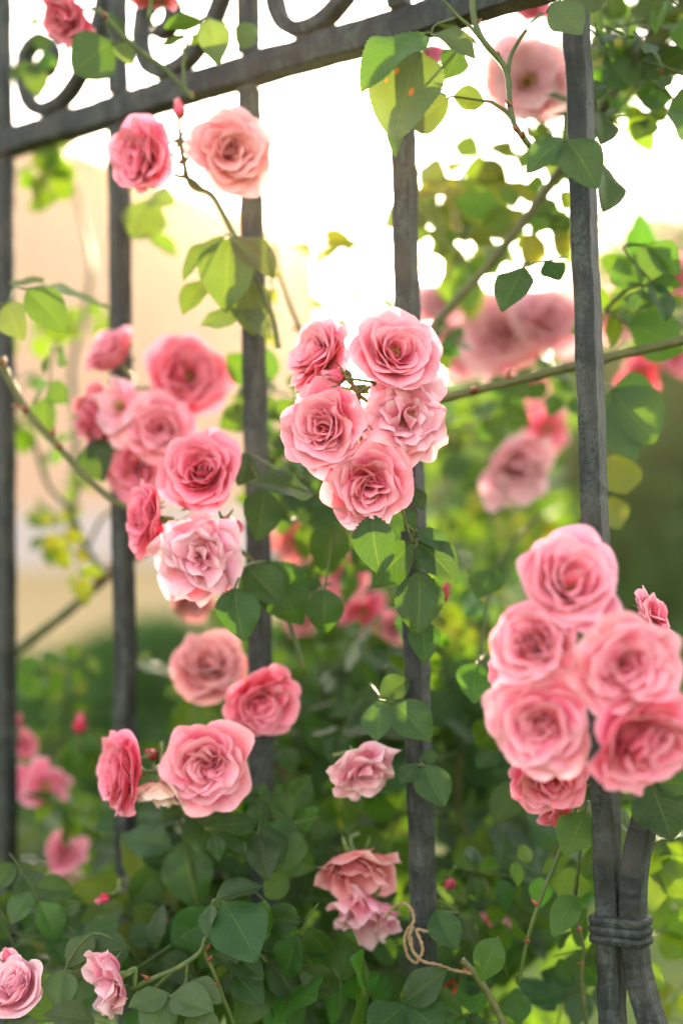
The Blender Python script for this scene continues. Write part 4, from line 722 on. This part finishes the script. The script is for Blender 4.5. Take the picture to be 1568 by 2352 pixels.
# ------------------------------------------------------------------ fence
fence = thing('iron_fence', 'dark hammered wrought iron fence with scrolls that the roses climb', 'fence', Matrix.Translation(fpt(2*SPC, -CAM_H)))
fo = np.array(fence.location)
def fpart(name, g, label=None):
    g.xf(Matrix.Translation(-fence.location)); o = link(name, g.mesh(name, IRON, smooth=False), fence)
    if label: o['label'] = label
    return o
BW = .0150
def hammered(h0, h1, s, seed, step=.006):
    rg = np.random.default_rng(seed); n = int((h1-h0)/step); hs_ = np.linspace(h0, h1, n); a = rg.normal(size=n); a = np.convolve(a, np.ones(5)/5, 'same')
    b = np.convolve(rg.normal(size=n), np.ones(5)/5, 'same')
    return [fpt(s+.0007*a[i], hs_[i], .0007*b[i]) for i in range(n)]
for i in range(-1, 8):
    s = (i-4)*SPC
    pts = hammered(-CAM_H+.02, RAIL-.003, s, i+5)
    v, f, uv = boxtube(pts, BW, BW, fdir, .16, .018, i); fpart('bar', Geo().add(v, f, uv))
    pts = hammered(RAIL+.027, RAIL+.42, s, i+50)
    v, f, uv = boxtube(pts, BW, BW, fdir, .16, .018, i); fpart('bar', Geo().add(v, f, uv))
rg = np.random.default_rng(3); m = 420; ss = np.linspace(-7*SPC, 4*SPC, m)
wv = np.convolve(rg.normal(size=m), np.ones(9)/9, 'same')*.0016
g = Geo(); prof = [(-.010, .001), (-.010, .013), (-.008, .0165), (-.006, .024), (.006, .024), (.008, .0165), (.010, .013), (.010, .001), (.008, 0), (-.008, 0)]
V = []
wv2 = np.convolve(rg.normal(size=m), np.ones(7)/7, 'same')*.0013
for k in range(m):
    for j, (o_, h) in enumerate(prof): V.append(fpt(ss[k], RAIL+h+(wv[k] if h < .015 else wv2[k]*.6), o_*1.05+(wv2[k] if o_ > 0 else 0)))
n = len(prof); g.add(V, [(k*n+j, k*n+(j+1) % n, (k+1)*n+(j+1) % n, (k+1)*n+j) for k in range(m-1) for j in range(n)]); fpart('top_rail', g)
v, f, uv = boxtube([fpt(a, -CAM_H+.16) for a in np.linspace(-7*SPC, 4*SPC, 60)], .016, .024, (0, 0, 1), .15, .01); fpart('bottom_rail', Geo().add(v, f, uv))
# lyre scrolls standing on the rail, one in each bay
for i in range(-3, 3+4):
    s0 = (i-4)*SPC; h0 = RAIL+.0285; q = []
    for t in np.linspace(0, 1, 26):                     # inward curl
        a = R_(-110)+t*R_(290); r = .009+.0150*t
        q.append((s0+.050+r*math.cos(a)*.95, h0+.050+r*math.sin(a)))
    q = q[:-2]
    q += [(s0+.0275, h0+.036), (s0+.036, h0+.014), (s0+.056, h0+.0035), (s0+.082, h0+.010), (s0+.106, h0+.033), (s0+.122, h0+.064), (s0+.130, h0+.10), (s0+.128, h0+.15), (s0+.11, h0+.19), (s0+.085, h0+.2), (s0+.07, h0+.18), (s0+.075, h0+.16)]
    path = smooth_path([fpt(a, b) for a, b in q], 4)
    v, f, uv = boxtube(path, .0150, .0125, fnor, .2, .02, i); fpart('scroll', Geo().add(v, f, uv))
# the scroll bar forged against the tall bar and the collar round both
q = [fence_sh(x, y) for x, y in [(1492, 1818), (1482, 1862), (1470, 1915), (1458, 1985), (1453, 2060), (1455, 2140), (1463, 2220), (1480, 2295), (1508, 2380), (1550, 2470), (1600, 2540)]]
q = [(max(a, BW*1.02), b) for a, b in q]
path = smooth_path([fpt(a, b, -.006*max(0, 1-i/3)) for i, (a, b) in enumerate(q)], 6)
v, f, uv = boxtube(path, .0150, .0150, fdir, .16, .02, 9); fpart('scroll', Geo().add(v, f, uv), 'cut ended iron scroll bar forged against the tall bar')
ca, cb = fence_sh(1440, 2168)[1], fence_sh(1440, 2103)[1]
g = Geo(); hh = cb-ca; V = []; pr = []
for k in range(3):
    a0 = ca+hh*k/3; pr += [(a0+hh*.008, .0008), (a0+hh*.035, .0019), (a0+hh*.16, .0024), (a0+hh*.295, .0020), (a0+hh*.325, .0010)]
x0, x1, o1 = -BW/2-.0022, BW*1.56+.0022, BW/2+.0022
for h, b in pr:
    for cx, co_ in [(x0, -o1), (x0, o1), (x1, o1), (x1, -o1)]:
        for e in range(4):
            a = {(x0, -o1): 180, (x0, o1): 90, (x1, o1): 0, (x1, -o1): 270}[(cx, co_)]+90*(1-e/3)
            r = .0045; ccx = cx+(r if cx == x0 else -r); cco = co_+(r if co_ < 0 else -r)
            V.append(fpt(ccx+(r+b)*math.cos(R_(a)), h, cco+(r+b)*math.sin(R_(a))))
n = 16; m = len(pr); g.add(V, [(k*n+j, k*n+(j+1) % n, (k+1)*n+(j+1) % n, (k+1)*n+j) for k in range(m-1) for j in range(n)]+[tuple(range(n)), tuple((m-1)*n+j for j in range(n))[::-1]])
fpart('collar', g, 'ribbed iron collar binding the tall bar and the scroll bar')


# ------------------------------------------------------------------ setting
# ground: one sheet, flat near the fence, rising to a dry bank before the house
def gz(x, y): return -CAM_H + 2.3*float(sstep(y, 10, 28)) + (1.2*float(sstep(y, 40, 400)))
ys = np.concatenate([np.linspace(-40, 8, 20), np.linspace(9, 34, 36), np.geomspace(36, 110, 12)]); xs = np.concatenate([-np.geomspace(100, 30, 8), np.linspace(-26, 26, 27), np.geomspace(30, 100, 8)])
V = [(x, y, gz(x, y)+.05*math.sin(x*1.3+y*.7)*float(sstep(y, 9, 14))) for y in ys for x in xs]
tag(link('ground', Geo().add(V, grid(len(ys), len(xs))).mesh('ground', GROUND)), None, None, None, 'structure')
# house: gable end facing the fence, right hand corner behind the third bar
def box(g, x0, x1, y0, y1, z0, z1):
    v = [(x, y, z) for z in (z0, z1) for y in (y0, y1) for x in (x0, x1)]
    g.add(v, [(0, 2, 3, 1), (4, 5, 7, 6), (0, 1, 5, 4), (2, 6, 7, 3), (0, 4, 6, 2), (1, 3, 7, 5)])
D_ = 28.; pc = P(688, 560, D_); px = P(160, 352, D_); xr, ze = pc.x, pc.z; yh = pc.y
slope = (px.z-pc.z)/(pc.x-px.x); wdt = 14.; xa = xr-wdt/2; za = ze+slope*wdt/2; gb_ = gz(0, 30)-.3
house = thing('house', 'peach rendered gable ended house blurred beyond the fence', 'house', Matrix.Translation((xa, yh, gb_)))
def hp(name, g, mat): g.xf(Matrix.Translation((-xa, -yh, -gb_))); return link(name, g.mesh(name, mat, False), house)
g = Geo(); prof = [(xr, gb_), (xr, ze), (xa, za), (xr-wdt, ze), (xr-wdt, gb_)]
V = [(x, yh, z) for x, z in prof]+[(x, yh+10, z) for x, z in prof]
g.add(V, [(0, 1, 2, 3, 4), (9, 8, 7, 6, 5), (0, 5, 6, 1), (3, 8, 9, 4), (4, 9, 5, 0)]); hp('wall', g, STUCCO)
g = Geo(); box(g, xr-wdt-.05, xr+.05, yh-.06, yh+10.05, gb_+.01, gb_+1.35); hp('plinth', g, PLINTH)
for s in (1, -1):
    g = Geo(); ex = xa+s*(wdt/2+.45); ez = za-slope*(wdt/2+.45); t_ = .22
    v = [(xa, yh-.35, za+.03), (ex, yh-.35, ez+.03), (ex, yh-.35, ez+t_), (xa, yh-.35, za+t_)]; v += [(a, yh+10.3, c) for a, b, c in v]
    g.add(v, [(0, 1, 2, 3), (7, 6, 5, 4), (0, 4, 5, 1), (1, 5, 6, 2), (2, 6, 7, 3), (3, 7, 4, 0)]); hp('roof', g, ROOF)
# leafy masses: hedge and trees made of many small leaf faces
def leaf_cloud(n, fn, size, seed, thick=1.):
    rg = np.random.default_rng(seed); V = []; F = []
    c = fn(rg, n); n = len(c)
    a = rg.normal(size=(n, 3)); a /= np.linalg.norm(a, axis=1)[:, None]; b = rg.normal(size=(n, 3)); b -= a*(a*b).sum(1)[:, None]; b /= np.linalg.norm(b, axis=1)[:, None]
    s = size*rg.uniform(.6, 1.4, (n, 1)); d = np.cross(a, b)*.12*s
    q = np.stack([c-a*s, c+b*s*.5+d, c+a*s, c-b*s*.5+d], 1).reshape(-1, 3)
    return Geo().add(q, [(4*i, 4*i+1, 4*i+2, 4*i+3) for i in range(n)])
def ell_shell(cx, cy, cz, rx, ry, rz, lumps=9, fill=.55):
    def fn(rg, n):
        L = rg.normal(size=(lumps, 3)); L /= np.linalg.norm(L, axis=1)[:, None]; L *= .55*rg.uniform(.6, 1.2, (lumps, 1)); L = np.vstack([L, np.zeros((1, 3))])
        k = rg.integers(0, lumps+1, n); d = rg.normal(size=(n, 3)); d /= np.linalg.norm(d, axis=1)[:, None]
        p = L[k]+d*(.48*rg.uniform(fill, 1, (n, 1))**.5)*rg.uniform(.8, 1.1, (lumps+1, 1))[k]
        return p*np.array([rx, ry, rz])+np.array([cx, cy, cz])
    return fn
HEDGE = far_leaf_mat('hedge leaf', C(.025, .085, .014), C(.06, .16, .028), .3); TREEM = far_leaf_mat('tree leaf', C(.05, .085, .035), C(.11, .15, .07)); LIME = far_leaf_mat('light shrub leaf', C(.05, .12, .02), C(.12, .22, .04))
def hedge(label, x0, x1, y, wd, z1, n, seed, mat, size=.06, name='hedge', cat='hedge'):
    def fn(rg, n):
        x = rg.uniform(x0, x1, n); top = z1+.12*np.sin(x*1.7+seed)+.06*np.sin(x*4.3)
        t = rg.uniform(0, 1, n); z = -CAM_H+(top+CAM_H)*t**.8; half = wd*(1-.45*t**3); e = rg.uniform(-1, 1, n); yy = y+half*np.sign(e)*np.abs(e)**.45
        return np.stack([x, yy, z+rg.normal(0, .04, n)], 1)
    o = thing(name, label, cat, Matrix.Translation(((x0+x1)/2, y, -CAM_H))); g = leaf_cloud(n, fn, size, seed).xf(Matrix.Translation(-o.location)); link('foliage', g.mesh('foliage', mat, False), o)
    g = Geo(); rg = np.random.default_rng(seed)
    for k in range(max(3, int((x1-x0)/.6))):
        x = rg.uniform(x0, x1)-o.location.x; v, f, uv = tube(smooth_path([(x, 0, 0), (x+.05, .03, .4), (x-.04, 0, (z1+CAM_H)*.8)], 3), .025, 6); g.add(v, f, uv)
    link('stem', g.mesh('stem', BARK), o)
    return o
hedge('low dark green hedge in front of the dry bank, seen between the first two bars', -4.5, .4, 8.2, .5, -.18, 20000, 3, HEDGE)
hedge('tall dark green hedge beyond the tall bar', 0.5, 7.5, 9.5, .8, 1.55, 66000, 5, HEDGE, .08)
hedge('light green shrub standing before the tall dark hedge', 1.5, 3.2, 6.8, .45, -.15, 12000, 8, LIME, .06, 'shrub', 'shrub')
hedge('rounded dark bush at the corner of the peach house', -.42, 1.1, 14.0, .6, 1.75, 22000, 13, HEDGE, .08, 'bush', 'bush')
def tree(label, x, y, h, rx, rz, n, seed, mat, size=.16):
    z0 = gz(x, y); o = thing('tree', label, 'tree', Matrix.Translation((x, y, z0)), 'trees beyond the fence'); rg = np.random.default_rng(seed); g = Geo()
    v, f, uv = tube(smooth_path([(0, 0, -.1), (.1, 0, h*.3), (-.05, .1, h*.6), (.05, 0, h*.9)], 5), np.linspace(.035*h, .008*h, 16), 8); g.add(v, f, uv)
    for k in range(7):
        a = rg.uniform(0, 6.28); b = h*rg.uniform(.35, .7); v, f, uv = tube(smooth_path([(0, 0, b), (.4*rx*math.cos(a), .4*rx*math.sin(a), b+.12*h), (.8*rx*math.cos(a), .8*rx*math.sin(a), b+.22*h)], 4), np.linspace(.012*h, .003*h, 9), 6); g.add(v, f, uv)
    link('trunk', g.mesh('trunk', BARK), o)
    link('crown', leaf_cloud(n, ell_shell(0, 0, h-rz, rx, rx, rz, 12, .2), size, seed).mesh('crown', mat, False), o)
for lab, T_, h, rx, rz, n, s, sz in [('grey green tree whose blurred crown rises beyond the tall bar at the picture edge', (1530, 30.), 8.6, 3.0, 3.1, 5200, 21, .17), ('broad blurred tree standing behind the tall dark hedge', (1390, 38.), 6.6, 3.4, 2.9, 5000, 23, .18),
                                ('far pale tree low behind the roses and the fourth bar', (1080, 46.), 5.6, 4.5, 2.6, 5000, 27, .2), ('tree at the far side of the tall dark hedge', (1700, 24.), 6.8, 2.8, 3., 4000, 29, .16)]:
    p = P(T_[0], 1400, T_[1]); tree(lab, p.x, p.y, h, rx, rz, n, s, TREEM, sz)

# warm evening air
hm = bpy.data.materials.new('evening haze'); hm.use_nodes = True; hn = hm.node_tree; hn.nodes.clear()
pv = hn.nodes.new('ShaderNodeVolumePrincipled'); pv.inputs['Color'].default_value = (1, .84, .62, 1); pv.inputs['Density'].default_value = .0011; pv.inputs['Anisotropy'].default_value = .88
ho = hn.nodes.new('ShaderNodeOutputMaterial'); hn.links.new(pv.outputs[0], ho.inputs['Volume'])
g = Geo(); box(g, -112, 112, -45, 118, -CAM_H-1.2, 11.); tag(link('haze', g.mesh('haze', hm, False)), 'thin warm evening haze around the low sun', 'haze', None, 'stuff')
